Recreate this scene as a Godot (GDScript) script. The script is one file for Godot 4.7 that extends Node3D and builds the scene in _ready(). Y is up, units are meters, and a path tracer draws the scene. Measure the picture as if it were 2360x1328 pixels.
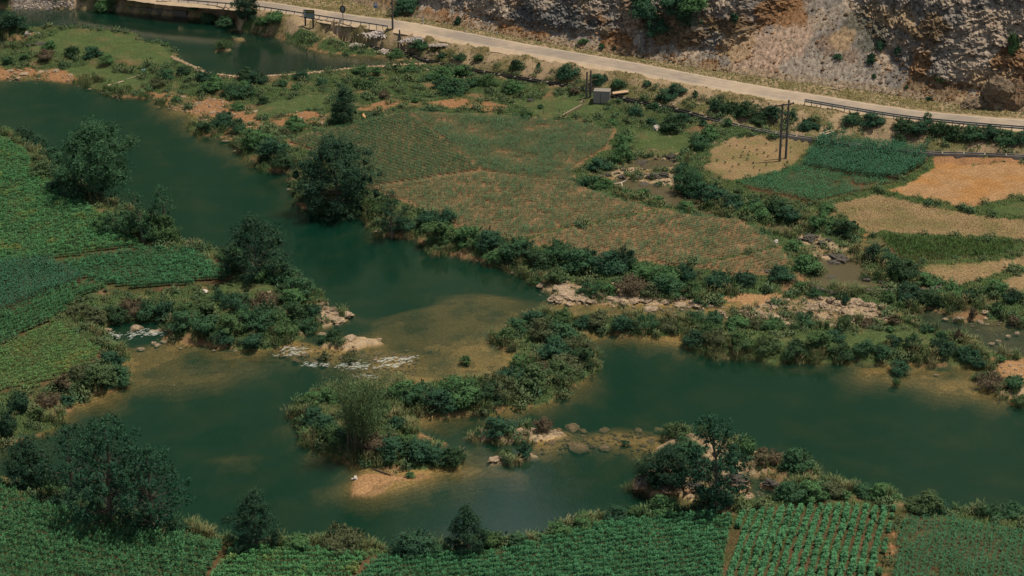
extends Node3D
# A river valley seen from a hillside: all places are in metres, x to the east, z to the south, y up.
const WATERS := [
	["upper",0.5,2.6,[-119.81,-387.41,-106.05,-386.42,-97.74,-385.44,-89.49,-384.14,-83.79,-378.38,-80.65,-374.01,-72.61,-372.47,-68.22,-366.42,-62.06,-362,-59.76,-359.1,-62.13,-355.4,-60.15,-347.92,-56.68,-347.11,-52.59,-344.69,-49.37,-337.35,-46.73,-332.77,-44.51,-327.32,-39.67,-324.9,-37.95,-313.69,-35.74,-307.46,-29.2,-305.51,-24.65,-304.22,-22.93,-294.82,-19.34,-292.8,-15.85,-291.8,-12.39,-285.73,-8.22,-284.2,-5.66,-282.68,-2.1,-279.87,-0.34,-277.47,2.59,-273.5,5.57,-269.62,5.82,-265.84,14.17,-264.32,23.22,-264.82,28.26,-263.48,33.72,-266.52,34.6,-262.81,29.32,-261.15,24.01,-258.54,13.96,-259.84,6.35,-259.84,1.26,-258.7,-0.75,-255.49,-2.59,-251.11,-1.22,-248.06,0.61,-245.81,1.48,-240.27,-3.53,-237.44,-12.89,-236.6,-18.65,-235.08,-22.45,-238.85,-32.99,-248.52,-30.31,-252.2,-27.28,-256.29,-22.87,-260.17,-27.93,-263.48,-28.94,-267.38,-30.3,-271.37,-35.34,-275.29,-42.18,-281.74,-47.57,-286.11,-52.01,-288.05,-54.86,-292.8,-61.55,-302.72,-68.51,-308.78,-73.67,-315.97,-84.18,-332.77,-90.41,-342.56,-97.04,-349.83,-109.76,-351.21]],
	["lower",0.0,2.6,[-60.29,-254.92,-58.72,-258.1,-54.59,-259.72,-49.83,-259.72,-49.74,-255.39,-50.11,-252.72,-46.15,-250.41,-42.39,-249.95,-38.89,-249.04,-34.8,-248.14,-33.14,-249.65,-22.55,-239.94,-18.74,-236.15,-24.53,-235.46,-27.87,-233.82,-28.94,-230.72,-28.82,-227.43,-27.41,-223.58,-27.49,-220.09,-25.18,-217.89,-21.1,-214.78,-17.15,-212.44,-10.44,-212.09,-6.45,-213.02,-6.2,-216.21,-8.22,-218.02,-10.86,-222.33,-13.18,-224.22,-12.45,-226.78,-6.8,-227.17,-1.71,-228.47,3.45,-231.12,6.97,-233.82,9.43,-237.96,11.68,-242.52,12.09,-248.14,10.53,-252.26,8.1,-254.29,10.31,-254.92,15.57,-253.97,21.12,-253.19,24.6,-253.97,24.64,-250.72,26.19,-247.39,31.49,-245.75,37.36,-244.27,43.51,-245.16,47.67,-244.71,51.71,-243.69,57.24,-244.27,64.08,-242.52,65.64,-242.81,66.07,-240.8,63.51,-236.85,64.61,-234.5,68.19,-232.46,75.25,-228.74,66.47,-196.85,60.26,-200.28,55.13,-200.17,52.02,-199.96,46.46,-202.94,40.71,-205.66,37.47,-208.44,32.36,-205.66,29.49,-203.48,26.79,-202.4,19.49,-201.34,11.19,-199.23,6.06,-197.67,1.99,-194.12,-2.47,-192.62,-8.87,-191.64,-13.78,-191.44,-15.8,-192.13,-26.28,-193.12,-31.86,-194.12,-36.68,-196.34,-44.75,-199.23,-50.27,-201.34,-56.12,-204.56,-61.14,-208.1,-62.83,-210.71,-65.61,-213.26,-66.67,-217.41,-63.43,-219.85,-58.79,-223.84,-58.95,-227.17,-57.99,-232.06,-55.95,-233.41,-53.16,-235.46,-52.47,-239.66,-53.57,-243.98,-53.51,-246.94,-58.82,-253.82]],
	["pond",2.2,1.8,[-134.34,-440.46,-119.19,-440.46,-102.02,-440.46,-92.61,-438.78,-88.2,-436.71,-74.59,-433.01,-63.99,-428.17,-59.92,-419.54,-57.26,-418.39,-50.38,-411.97,-45.3,-406.81,-40.95,-401.42,-34.59,-399.65,-28.37,-397.89,-24,-395.46,-18.21,-392.71,-30.58,-389.99,-39.56,-386.31,-51.63,-383.02,-55.15,-382.69,-62.02,-384.66,-66.18,-389.65,-71.8,-397.54,-71.15,-400.35,-76.94,-409.38,-80.25,-410.48,-84.76,-418.01,-94.87,-420.31,-108.61,-420.7,-129.39,-422.64]],
	["sidepool",1.5,0.6,[-119.03,-416.15,-113.09,-415.39,-107.64,-414.64,-106.46,-411.66,-108,-406.18,-110.55,-405.1,-115.99,-404.38]],
	["brownpool",1.4,0.6,[16.88,-318.92,22.68,-318.45,26.32,-315.43,30.86,-312.47,31.48,-306.9,32.83,-303.43,34.8,-300.66,31.35,-300.66,29.05,-304.07,24.98,-305.15,21.21,-310.22,17.96,-313.15,16.53,-316.12]],
	["puddle",1.5,0.35,[20.3,-330.23,29.33,-330.98,28.52,-325.55,21.57,-325.3]],
	["streampool",1.2,0.6,[41.79,-296.61,46.34,-295.58,46.07,-292.53,43.67,-291.93,41.91,-293.54]],
	["dampool",1.2,0.6,[47.79,-280.87,54.91,-280.87,54.46,-276.25,53.11,-273,57.82,-270.16,50.88,-268.59,48.06,-268.07,44.91,-271.57,46.96,-273.89]],
	["rockpool",0.5,0.7,[56.72,-261.15,63.87,-261.82,64.31,-257.89,71.76,-257.41,73.77,-255.33,82,-253.44,79.7,-245.07,71.28,-245.22,67.47,-247.01,66.46,-249.27,64.64,-251.89,63.53,-254.23,59.49,-255.81,57.29,-257.41]],
	["rill",0.5,0.35,[38.38,-257.25,41.77,-259.03,46.76,-258.54,47.04,-256.29,41.93,-255.65]]]
const SHALLOWS := [
	[0.3,[-17.39,-253.44,-14.71,-262.31,-11.04,-266.86,-7.2,-269.62,-1.96,-268.93,5.52,-266.86,29.75,-265.67,34.83,-264.82,29.11,-259.03,1.26,-258.22,-0.63,-255.49,-2.59,-251.11,1.78,-240.27,-3.51,-236.46,-12.86,-235.77,-18.16,-236.46,-14.34,-242.15,-11.01,-248.82]],
	[0.55,[-22.48,-255.02,-17.91,-262.31,-11.77,-269.1,-6.61,-272.61,0,-270.32,5.52,-266.86,-11.01,-248.82,-16.78,-242.87,-20.79,-248.82]],
	[0.28,[-55.54,-254.6,-48.3,-252.26,-37.89,-248.44,-32.92,-247.69,-37.22,-243.25,-44.51,-239.94,-50.9,-242.52]],
	[0.55,[-57.75,-249.95,-52.49,-251.49,-37.8,-247.69,-29.04,-245.45,-34.56,-241.08,-43.81,-235.46,-51.66,-236.85]],
	[0.22,[-23.72,-208.1,-21.31,-214.08,-26.35,-218.62,-27.09,-220.46,-20.56,-214.78,-3.22,-212.67,-5.02,-208.67,-14.53,-204.24,-19.61,-202.83]],
	[0.34,[45.23,-244.57,65.94,-242.81,64.68,-234.77,68.09,-232.06,70.19,-226.78,58.86,-232.06,48.02,-236.15,42.9,-241.08]],
	[0.25,[2.25,-225.49,19.72,-225.49,17.99,-216.81,3.26,-216.21]],
	[0.2,[-33.31,-251.34,-13.33,-246.04,-10.58,-237.38,-19.25,-235.29,-22.38,-237.94,-32.8,-246.79]],
	[0.45,[-37.88,-218.62,-32.54,-219.85,-31.87,-214.43,-36.65,-213.84]],
	[0.3,[-58.71,-231.39,-55.49,-235.46,-52.77,-239.66,-49.26,-238.24,-53.27,-230.05,-56.74,-227.43,-61.49,-218.62,-63.43,-219.85]],
	[0.4,[-5.35,-212.09,1.07,-211.52,1.06,-208.67,-4.75,-208.67]],
	[0.35,[11.7,-210.37,16.13,-213.26,15.78,-207.55,13.18,-208.1]],
	[0.4,[5.56,-197.88,11.25,-200.49,21.7,-203.16,26.93,-203.7,26.69,-201.55,11.17,-198.92]],
	[0.5,[-46.92,-406.09,-25.77,-397.54,-18.21,-392.71,-29.9,-390.67,-42.08,-394.77]],
	[0.4,[-73.16,-373.08,-59.01,-359.68,-61.07,-351.21,-45.03,-327.81,-46.43,-326.59,-62.72,-351.21,-73.22,-368.52]],
	[0.4,[10,-254.92,24.27,-253.82,25,-247.69,16.67,-251.49]],
	[0.4,[6.99,-234.77,11.32,-241.08,12.98,-238.24,3.99,-228.74,-12.33,-224.22,-12.45,-226.78,-1.71,-228.47]]]
const LANDS := [
	["left_fields",8,2.2,[-107.16,-342.52,-94.55,-340.39,-87.94,-333.38,-83.53,-320.33,-76.23,-311.07,-71.34,-305.29,-63.89,-292.86,-58.03,-283.58,-50.37,-282.62,-42.53,-272.45,-43.08,-269.25,-54.81,-265.44,-60.95,-267.16,-63.85,-262.38,-65.87,-254.21,-56.9,-244.96,-56.48,-239.82,-63.12,-231.43,-67.38,-230.08,-75.95,-230.08]],
	["left_meadow",1,1.9,[-44.39,-269.13,-40.81,-271.77,-35,-266.86,-35.75,-262.27,-42.26,-263.11]],
	["left_bank_low",0,1.3,[-75.65,-228.65,-67.12,-228.65,-61.43,-228.65,-59.45,-232.68,-54.76,-238.23,-53.05,-235.43,-57.16,-229.98,-59.15,-226.03,-61.33,-218.47,-64.01,-216.04,-72.15,-216.04]],
	["bottom_fields",8,2.0,[-69.75,-207.67,-61.06,-204.32,-54.79,-199.46,-45.83,-195.09,-39.35,-192.07,-32.29,-190.78,-15.47,-188.06,-2.42,-188.06,4.91,-191.77,10.96,-194.99,25.67,-197.57,33.98,-199.36,44.76,-198.72,51.06,-196.22,58.29,-193.07,64.57,-190.78,58.44,-168.51,-58.88,-168.51]],
	["middle_field",11,2.2,[-41.92,-339.07,-32.73,-348.5,-20.13,-358.4,-2.5,-355.52,12.36,-351.28,19.5,-345.76,17.39,-335.17,10.7,-322.72,11.24,-315.64,16.16,-308.38,24.54,-302.26,30.09,-299.7,36.95,-296.98,39.9,-291.85,41.94,-285.9,43.66,-278.29,40.39,-273.71,33.63,-272.45,21.47,-277.92,10.84,-281.1,1.38,-286.49,-8.44,-293.48,-15.93,-303.34,-24.5,-312.2,-36.11,-332.62]],
	["stony_terrace",6,3.0,[33.87,-321.53,35.96,-331.41,40.62,-338.39,55.69,-335.26,49.58,-322.25,37.95,-313.3]],
	["maize_terrace",8,3.0,[37.77,-311.69,50.17,-321.05,56.43,-336.56,74.75,-329.9,72.31,-321.53,66.01,-312.15,60.97,-308.76,50.46,-302.16]],
	["fallow_strip",3,3.5,[74.49,-326.11,90.3,-323.65,100.61,-322.19,100.08,-320.26,89.88,-321.95,73.88,-321.95]],
	["orange_paddy",7,3.2,[61.17,-309.98,65.84,-311.34,74.32,-322.13,90.01,-322.37,100.62,-322.13,97.4,-310.43,85.7,-304.86,76.46,-299.25,69.46,-303.55]],
	["stubble_terrace",6,2.8,[50.68,-303.59,60.93,-308.44,68.73,-303.38,76.32,-298.46,83.54,-295.95,93,-294.29,87.66,-274.9,79.18,-278.23,78.95,-285.67,57.43,-288.23,54.58,-296.36]],
	["side_terrace",1,3.0,[78.34,-299.59,85.59,-304.33,96.96,-308.76,93.11,-294.77,83.64,-296.43]],
	["rice_plot",8,2.6,[58.71,-287.58,78.96,-285.62,78.9,-281.96,76.73,-279.12,60.02,-276.15]],
	["pale_terrace",6,2.4,[60.39,-276.3,79.29,-278.52,89.01,-279.64,88.49,-277.77,78.29,-274.47,68.22,-267.88,63.49,-270.16]],
	["low_terrace",6,2.3,[68.86,-267.78,78.32,-274.54,88.32,-277.1,84.2,-262.14,75.85,-264.51]],
	["grass_tongue",1,2.7,[-104.27,-402.76,-101.58,-411.54,-98.04,-417.21,-84.16,-414.93,-79.69,-407.48,-76.4,-406.38,-71.2,-397.44,-72.27,-392.25,-84.67,-392.93,-97.28,-400.62]],
	["shore_meadow",1,1.4,[-95.26,-390.85,-87.77,-394.25,-75.65,-382.6,-74.52,-376.21,-83.6,-377.79,-92.02,-384.22]],
	["rock_shore",3,0.9,[-113.45,-394.35,-107.88,-394.01,-95.7,-392.65,-89.48,-384.68,-99.91,-383.38,-105.74,-385.34,-111.29,-385.99]],
	["meadow_patch",1,1.8,[-52.2,-359.73,-46.23,-366.54,-37.52,-369.57,-36.47,-362.66,-45.14,-356.84]],
	["meadow_strip",1,2.3,[0,-363.95,10.3,-367.86,18.71,-363.95,17.51,-356.05,5.8,-353.2]],
	["meadow_east",1,2.3,[21.92,-345.44,30.63,-342.74,33.39,-337.45,29.7,-331.04,22.74,-332.31]],
	["dirt_shore",3,0.9,[-74.47,-375.74,-60.88,-372.64,-53.02,-365.68,-47.2,-352.7,-51.9,-344.5,-55.91,-349.93,-62.69,-361.84]],
	["dirt_patch",3,1.7,[-46.69,-355.74,-40.36,-359.19,-34.8,-358.03,-36.24,-350.95,-44.48,-350.95]],
	["dirt_wash",3,1.9,[-30.81,-360.85,-23.93,-365.9,-20.44,-364.4,-25.2,-358.81]],
	["dirt_strip",3,2.0,[-16.99,-363.47,-10.28,-367.06,-0.85,-361.99,-1.68,-358.19,-11.79,-359.94]],
	["beach",4,0.7,[30.87,-267.23,39.71,-267.75,40.56,-264.34,33.26,-262.33]],
	["beach_right",4,0.35,[66.1,-244.97,71.09,-244.38,79.2,-243.2,77.62,-237.49,69.39,-237.49,67.19,-240.6]],
	["beach_low",5,0.4,[64.94,-239.92,69.36,-237.38,77.2,-235.98,75.34,-229.22,68.07,-232.15,64.6,-234.6]],
	["rock_spit",5,0.85,[3.16,-271.74,7.25,-271.74,15.7,-269.46,29.74,-265.67,26.96,-263.47,19.27,-263.64,5.82,-265.67,5.75,-268.76]],
	["rock_field",5,0.9,[32.56,-261.85,40.06,-265.55,46.52,-265.55,56.09,-261.35,55.34,-257.27,45.4,-258.08,37.63,-256.47,32.74,-257.6]],
	["rock_tip",5,0.8,[-29.39,-267.5,-27.81,-265.79,-27.89,-263.09,-23.12,-259.46,-25.07,-256.22,-27.55,-255.91,-28.95,-260.77]],
	["centre_bank",0,1.1,[-0.92,-251.28,1.88,-255.52,7.53,-256.8,10.73,-249.74,10.78,-243,9.41,-237.96,2.87,-231.07,-6.77,-226.45,-12.39,-225.8,-16.15,-232.43,-9.28,-233.79,1.47,-237.26,1.21,-245.21]],
	["bamboo_island",0,0.9,[-27.62,-228.83,-24.21,-232.17,-17.92,-232.85,-13.51,-225.57,-9.85,-218.05,-7.01,-214.44,-9.62,-212.09,-17.11,-212.09,-25.22,-218.66]],
	["left_thicket",0,1.2,[-59.74,-257.37,-58.96,-263.13,-43.82,-264.82,-34.8,-264.82,-28.53,-259.81,-29.86,-254.18,-32.9,-247.98,-37.77,-247.98,-46.05,-250.28,-48.66,-254.97]],
	["centre_strip",0,0.95,[6.89,-255.87,23.78,-255.87,30.25,-257.96,37.52,-255.55,41.56,-253.18,25.92,-251.62,13.67,-253.65]],
	["east_bank",1,1.4,[25.02,-248.59,41.9,-251.36,53.13,-252.14,57.45,-252.14,62.35,-249.05,65.6,-244.53,64.54,-241.16,58.98,-244.53,53.52,-247.53,49.62,-242.62,43.14,-243.21,31.25,-244.09,26,-245.87]],
	["stream_bed",5,1.5,[14.52,-322.41,21.05,-329.73,29.82,-332.24,28.86,-320.03,31.28,-313.09,26.32,-316.53,16.71,-320.03]],
	["stream_rocks",5,1.35,[46.28,-292.13,50.04,-289.14,52.73,-284.28,54.49,-280.48,48.12,-280.86,46.02,-285.24]],
	["footpath",3,2.4,[56.46,-289.31,57.09,-289.31,54.44,-277.77,53.7,-277.4]],
	["field_track",3,2.05,[44.15,-196.24,44.95,-196.24,41.06,-183.08,40.21,-183.08]],
	["stone_slope",5,-1.0,[-115.08,-435.54,-100.5,-435.54,-103.67,-453.64,-120.26,-453.64]]]
const ISLETS := [
	["sandbar",4,0.16,[-19.82,-205.58,-19.36,-209.83,-17.59,-211.09,-10.42,-211.67,-10.1,-210.41,-14.54,-208.93,-15.21,-206.91,-17.2,-205.36]],
	["rock_islet",5,0.4,[-5.08,-220.52,-3.9,-222.77,0,-223.78,6.14,-223.4,6.66,-221.77,3.31,-220.28,0,-219.54]],
	["small_islet",5,0.3,[-3.13,-214.2,-2.17,-215.98,2.62,-217.54,3.15,-216.1,0.54,-213.73]],
	["tree_islet",5,0.8,[14.4,-206.81,15.94,-210.55,17.36,-215.83,19.34,-220.71,21.15,-222.59,28.6,-219.47,32.01,-215.83,37.37,-211.71,37.25,-209.07,32.73,-208.84,29.3,-211.13,27.04,-209.98,29.43,-205.48,26.83,-203.08,21.83,-204.93,16.65,-205.26]],
	["shore_islet",5,1.0,[-26.62,-249.2,-25.04,-252.29,-19.12,-251.51,-18.41,-249.97,-23.74,-247.68]],
	["pond_islet",5,2.55,[-61.52,-413.62,-58.94,-413.62,-58.27,-411.37,-60.88,-411]],
	["pond_islet_b",5,2.55,[-63.6,-404.77,-60.61,-404.77,-60.04,-402.61,-63.29,-402.61]]]
const ROAD_EDGE := [-123.21,-458.54,-101.2,-443.11,-80.63,-431.11,-62.88,-425.33,-56.44,-422.89,-37.37,-411.47,-26.15,-405.78,-17.04,-399.5,-1.79,-388.15,11.77,-379.02,24.1,-370.58,36.2,-361.56,47.85,-353.51,55.08,-349.18,70.11,-339.97,81.95,-335.39,92.17,-332.49,106.75,-328.86]
const CHANNEL := [-42.3,-412.27,-35.79,-408.09,-27.86,-401.81,-22.11,-398.17,-17.75,-392.89,-11.68,-387.42,-1.77,-380.07,6.11,-374.98,16.27,-367.32,25.14,-358.65,31.46,-353.89,38.17,-346.39,46.25,-339.34,56.54,-333.56,66.71,-328.95,73.96,-326.44,81.5,-325.7,90.43,-324.46,105.05,-322.01]
const CHANNEL_LEVEL := [-42.3,2.9,-35.79,2.92,-27.86,2.95,-22.11,2.98,-17.75,2.99,-11.68,3.09,-1.77,3.3,6.11,3.47,16.27,3.7,25.14,3.87,31.46,3.99,38.17,4.12,46.25,4.2,56.54,4.2,66.71,4.2,73.96,4.2,81.5,4.2,90.43,4.2,105.05,4.2]
const CLIFF_FOOT := [-72.5,-459.49,-54.25,-445.85,-41.23,-436.32,-32.24,-424.71,-22.28,-415.98,-16.37,-410.97,-1.24,-399.46,12.64,-389.56,25.3,-381.75,36.96,-373.9,45.1,-369.14,53.09,-364.79,60.96,-360.84,68.68,-356.96,76.09,-352.29,81.88,-348.58,89.23,-345.21,95.13,-343,109.83,-338.38]
const DAM := [-71.93,-396.78,-69.16,-392.64,-65.99,-388.57,-61.85,-383.59,-54.95,-381.3,-51.45,-381.63,-45.38,-382.93,-39.42,-384.9,-30.47,-388.57,-18.14,-391.27]
const LOW_DAM := [38.98,-275.52,40.98,-272.99,43.89,-270.15,47.64,-266.84,50.32,-267.36,53.27,-267.53,57.75,-267.19,63.12,-268.05,65.25,-270.5]
const FIELDS := [
	["crop_field","lush green crop along the upper left bank, topmost left field","leafy",1.2,0.42,-0.3,1.0,[-106.86,-341.45,-94.42,-339.86,-88.14,-332.87,-83.57,-319.86,-76.42,-310.62,-71.55,-304.86,-63.95,-292.46,-58.13,-283.39,-66.06,-281.1,-72.41,-277.73,-78.89,-276.81,-88.71,-276.07]],
	["crop_field","rounded field of dense dark green crop rows above the left thicket","leafyd",1.15,0.42,-0.2,1.0,[-69.48,-277.18,-57.93,-283.01,-50.28,-282.05,-42.86,-272.45,-43.48,-269.78,-54.93,-266.12,-61.29,-268.2,-65.52,-271.02]],
	["maize_field","dark blue-green maize plot at the left edge","maize",0.8,0.5,-0.73,1.0,[-88.56,-275.52,-78.75,-276.26,-71.16,-277.55,-65.05,-270.67,-64.55,-268.9,-74.04,-257.1,-81.77,-251.06]],
	["flowering_field","strip of pink-tipped flowering crop above the bean field","flower",1.1,0.5,-0.95,1.0,[-81.56,-250.28,-73.8,-256.13,-64.28,-268.2,-59.53,-267.16,-63.78,-262.05,-65.63,-254.53,-71.05,-244.96,-78.85,-240.54]],
	["bean_field","bright yellow-green bean field above the left bank shrubs","bean",0.95,0.36,-0.56,1.0,[-78.65,-239.82,-70.94,-244.51,-65.49,-253.89,-63.49,-251.84,-57.02,-244.66,-56.74,-240.25,-63.22,-231.84,-67.55,-230.75,-76.13,-230.75]],
	["flowering_field","pink-flowering leafy field in the bottom left corner","flower",1.15,0.5,0.32,1.0,[-69.44,-206.54,-60.84,-203.44,-54.67,-198.93,-45.76,-194.69,-39.28,-191.67,-32.49,-190.49,-33.64,-181.79,-62.57,-181.79]],
	["leafy_field","bright leafy field beside the small bank tree, bottom edge","leafy",1.1,0.42,0.06,1.0,[-33.02,-181.79,-30.96,-190,-23.29,-188.83,-15.68,-187.58,-17.88,-181.79]],
	["leafy_field","dark dense leafy field at the bottom middle","leafyd",1.0,0.42,-0.2,1.0,[-17.17,-181.79,-14.91,-186.91,-8.66,-186.91,-2.41,-187.67,4.91,-191.47,10.94,-194.69,25.53,-197.15,22.49,-181.79]],
	["tobacco_field","field of broad-leaved tobacco in straight rows with bare furrows","tobacco",1.05,0.45,-1.32,0.96,[23.15,-181.79,26.43,-197.15,33.92,-198.93,44.43,-198.3,39.61,-181.79]],
	["maize_field","patchy young maize over red soil in the bottom right corner","youngmaize",0.66,0.36,-1.28,0.96,[41.02,-181.79,45.11,-196.02,50.97,-195.81,58.19,-192.67,64.41,-190.19,62.1,-181.79]],
	["ploughed_field","young maize in clear diagonal rows, western corner of the ploughed field","rowsprout",1.15,0.26,0.79,0.97,[-40.86,-338.81,-32.66,-347.67,-20.24,-357.24,-5.5,-322.24,-24.41,-313.11,-35.95,-332.62]],
	["ploughed_field","greener upper part of the broad ploughed field","sprout",0.8,0.3,0.1,0.95,[-19.66,-357.24,-2.49,-354.66,12.33,-350.44,19.07,-345.22,16.99,-335.17,10.33,-323.21,10.87,-315.64,-2.28,-320.33,-4.96,-322.24]],
	["ploughed_field","sparse young maize on brown soil in the middle of the ploughed field","sprout",0.8,0.42,0,0.8,[-23.92,-312.43,-5.17,-321.05,10.85,-314.95,15.79,-308.38,23.82,-302.26,17.08,-297.39,7.7,-292.05,0.34,-287.08,-8.46,-294.09,-15.96,-303.99]],
	["ploughed_field","brown strip of sprouting maize below the grass bund","sprout",0.85,0.45,-0.51,0.75,[2.41,-286.29,7.67,-290.44,17,-295.94,25.12,-300.34,36.55,-296.56,39.5,-291.45,41.55,-285.51,43.12,-278.29,40.1,-274.07,33.69,-272.99,21.51,-278.48,10.86,-281.67]],
	["maize_field","tall blue-green maize on the terrace under the channel","maize",0.75,0.45,-1.14,0.97,[50.59,-321.29,56.51,-336.04,74.55,-329.64,72.21,-321.77,66.43,-314.45,61.33,-315.14]],
	["maize_field","shorter green maize on the lower half of the same terrace","youngmaize",0.7,0.4,-0.52,1.0,[38.17,-311.92,50.29,-320.81,60.87,-314.68,65.39,-312.84,60.68,-309.21,50.73,-303.03]],
	["rice_plot","bright green rice plot among the tan terraces","rice",0.35,0.3,0.15,1.0,[58.92,-287.19,78.73,-285.23,78.62,-281.96,76.68,-279.49,60.22,-276.52]],
	["seedling_terrace","tan terrace dotted with dark seedlings below the twin poles","seedling",2.0,1.6,-0.47,0.35,[35.13,-322.73,36.62,-330.15,41.21,-336.56,54.31,-333.97,49.01,-323.71,38.14,-315.14]],
	["stubble","dry stubble on the broad tan terrace","stubble",0.5,0.4,0.37,0.9,[51.4,-303.59,60.85,-307.99,68.65,-302.94,76.22,-298.04,83.44,-295.53,92.89,-293.88,87.76,-275.27,79.27,-278.6,79.05,-286.06,57.84,-288.63,54.94,-296.36]],
	["stubble","sparse stubble on the pale lower terrace","stubble",0.6,0.5,-0.11,0.6,[60.73,-276.3,79.24,-278.33,88.9,-279.26,88.49,-277.77,78.38,-274.83,68.3,-268.23,63.66,-270.34]]]
const SHRUB_GROUPS := [
	["the far bank above the left bend","shrubs on the far bank of the river bend"],
	["the river edge below the ploughed field","shrubs hedging the ploughed field from the river"],
	["the grassy bank by the ploughed field","shrubs on the grassy bank"],
	["the pale rock spit","shrubs growing on the pale rock spit"],
	["the green bank between the pools","shrubs on the green bank between the pools"],
	["the bank beside the bamboo island","shrubs on the bank beside the bamboo"],
	["the low strip behind the right pool","shrubs along the low strip behind the right pool"],
	["the overgrown right pool edge","shrubs overhanging the right pool"],
	["the grass tongue east of the right pool","shrubs edging the grass tongue"],
	["the foot of the low stone dam","shrubs below the low stone dam"],
	["the stony shore at the right edge","shrubs on the stony right-hand shore"],
	["the terraces beside the muddy creek","shrubs along the muddy creek"],
	["the muddy creek's upper pool","shrubs around the upper creek pool"],
	["the scrub behind the ploughed field","shrubs in the scrub behind the ploughed field"],
	["the meadow below the pond dam","shrubs in the meadow below the pond dam"],
	["the thicket beside the dark water channel","shrubs in the thicket beside the channel"],
	["the slope between road and channel","shrubs on the slope between road and channel"],
	["the embankment under the road","shrubs on the road embankment"],
	["the shore of the upper pond","shrubs on the shore of the upper pond"],
	["the far gravel shore, upper left","shrubs on the gravel shore"],
	["the thicket behind the left rapids","shrubs of the thicket by the left rapids"],
	["the riverside end of the left thicket","shrubs at the riverside end of the thicket"],
	["the rapids in mid-river","shrubs among the mid-river rapids"],
	["the left bank below the bean field","shrubs on the bank below the bean field"],
	["the round left-bank tree's foot","shrubs under the round left-bank tree"],
	["the tall left-bank thicket","shrubs of the tall thicket on the left bank"],
	["the foot of the forked tree","shrubs at the foot of the forked tree"],
	["the near bank above the fields","shrubs along the near river bank"],
	["the near bank beside the tobacco","shrubs along the near bank beside the tobacco rows"],
	["the lower left trees' roots","shrubs under the lower left trees"],
	["the bamboo island","shrubs on the bamboo island"],
	["the little rock islets below the bamboo","shrubs on the little rock islets"],
	["the tree islet in the lower pool","shrubs on the tree islet"]]
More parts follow.
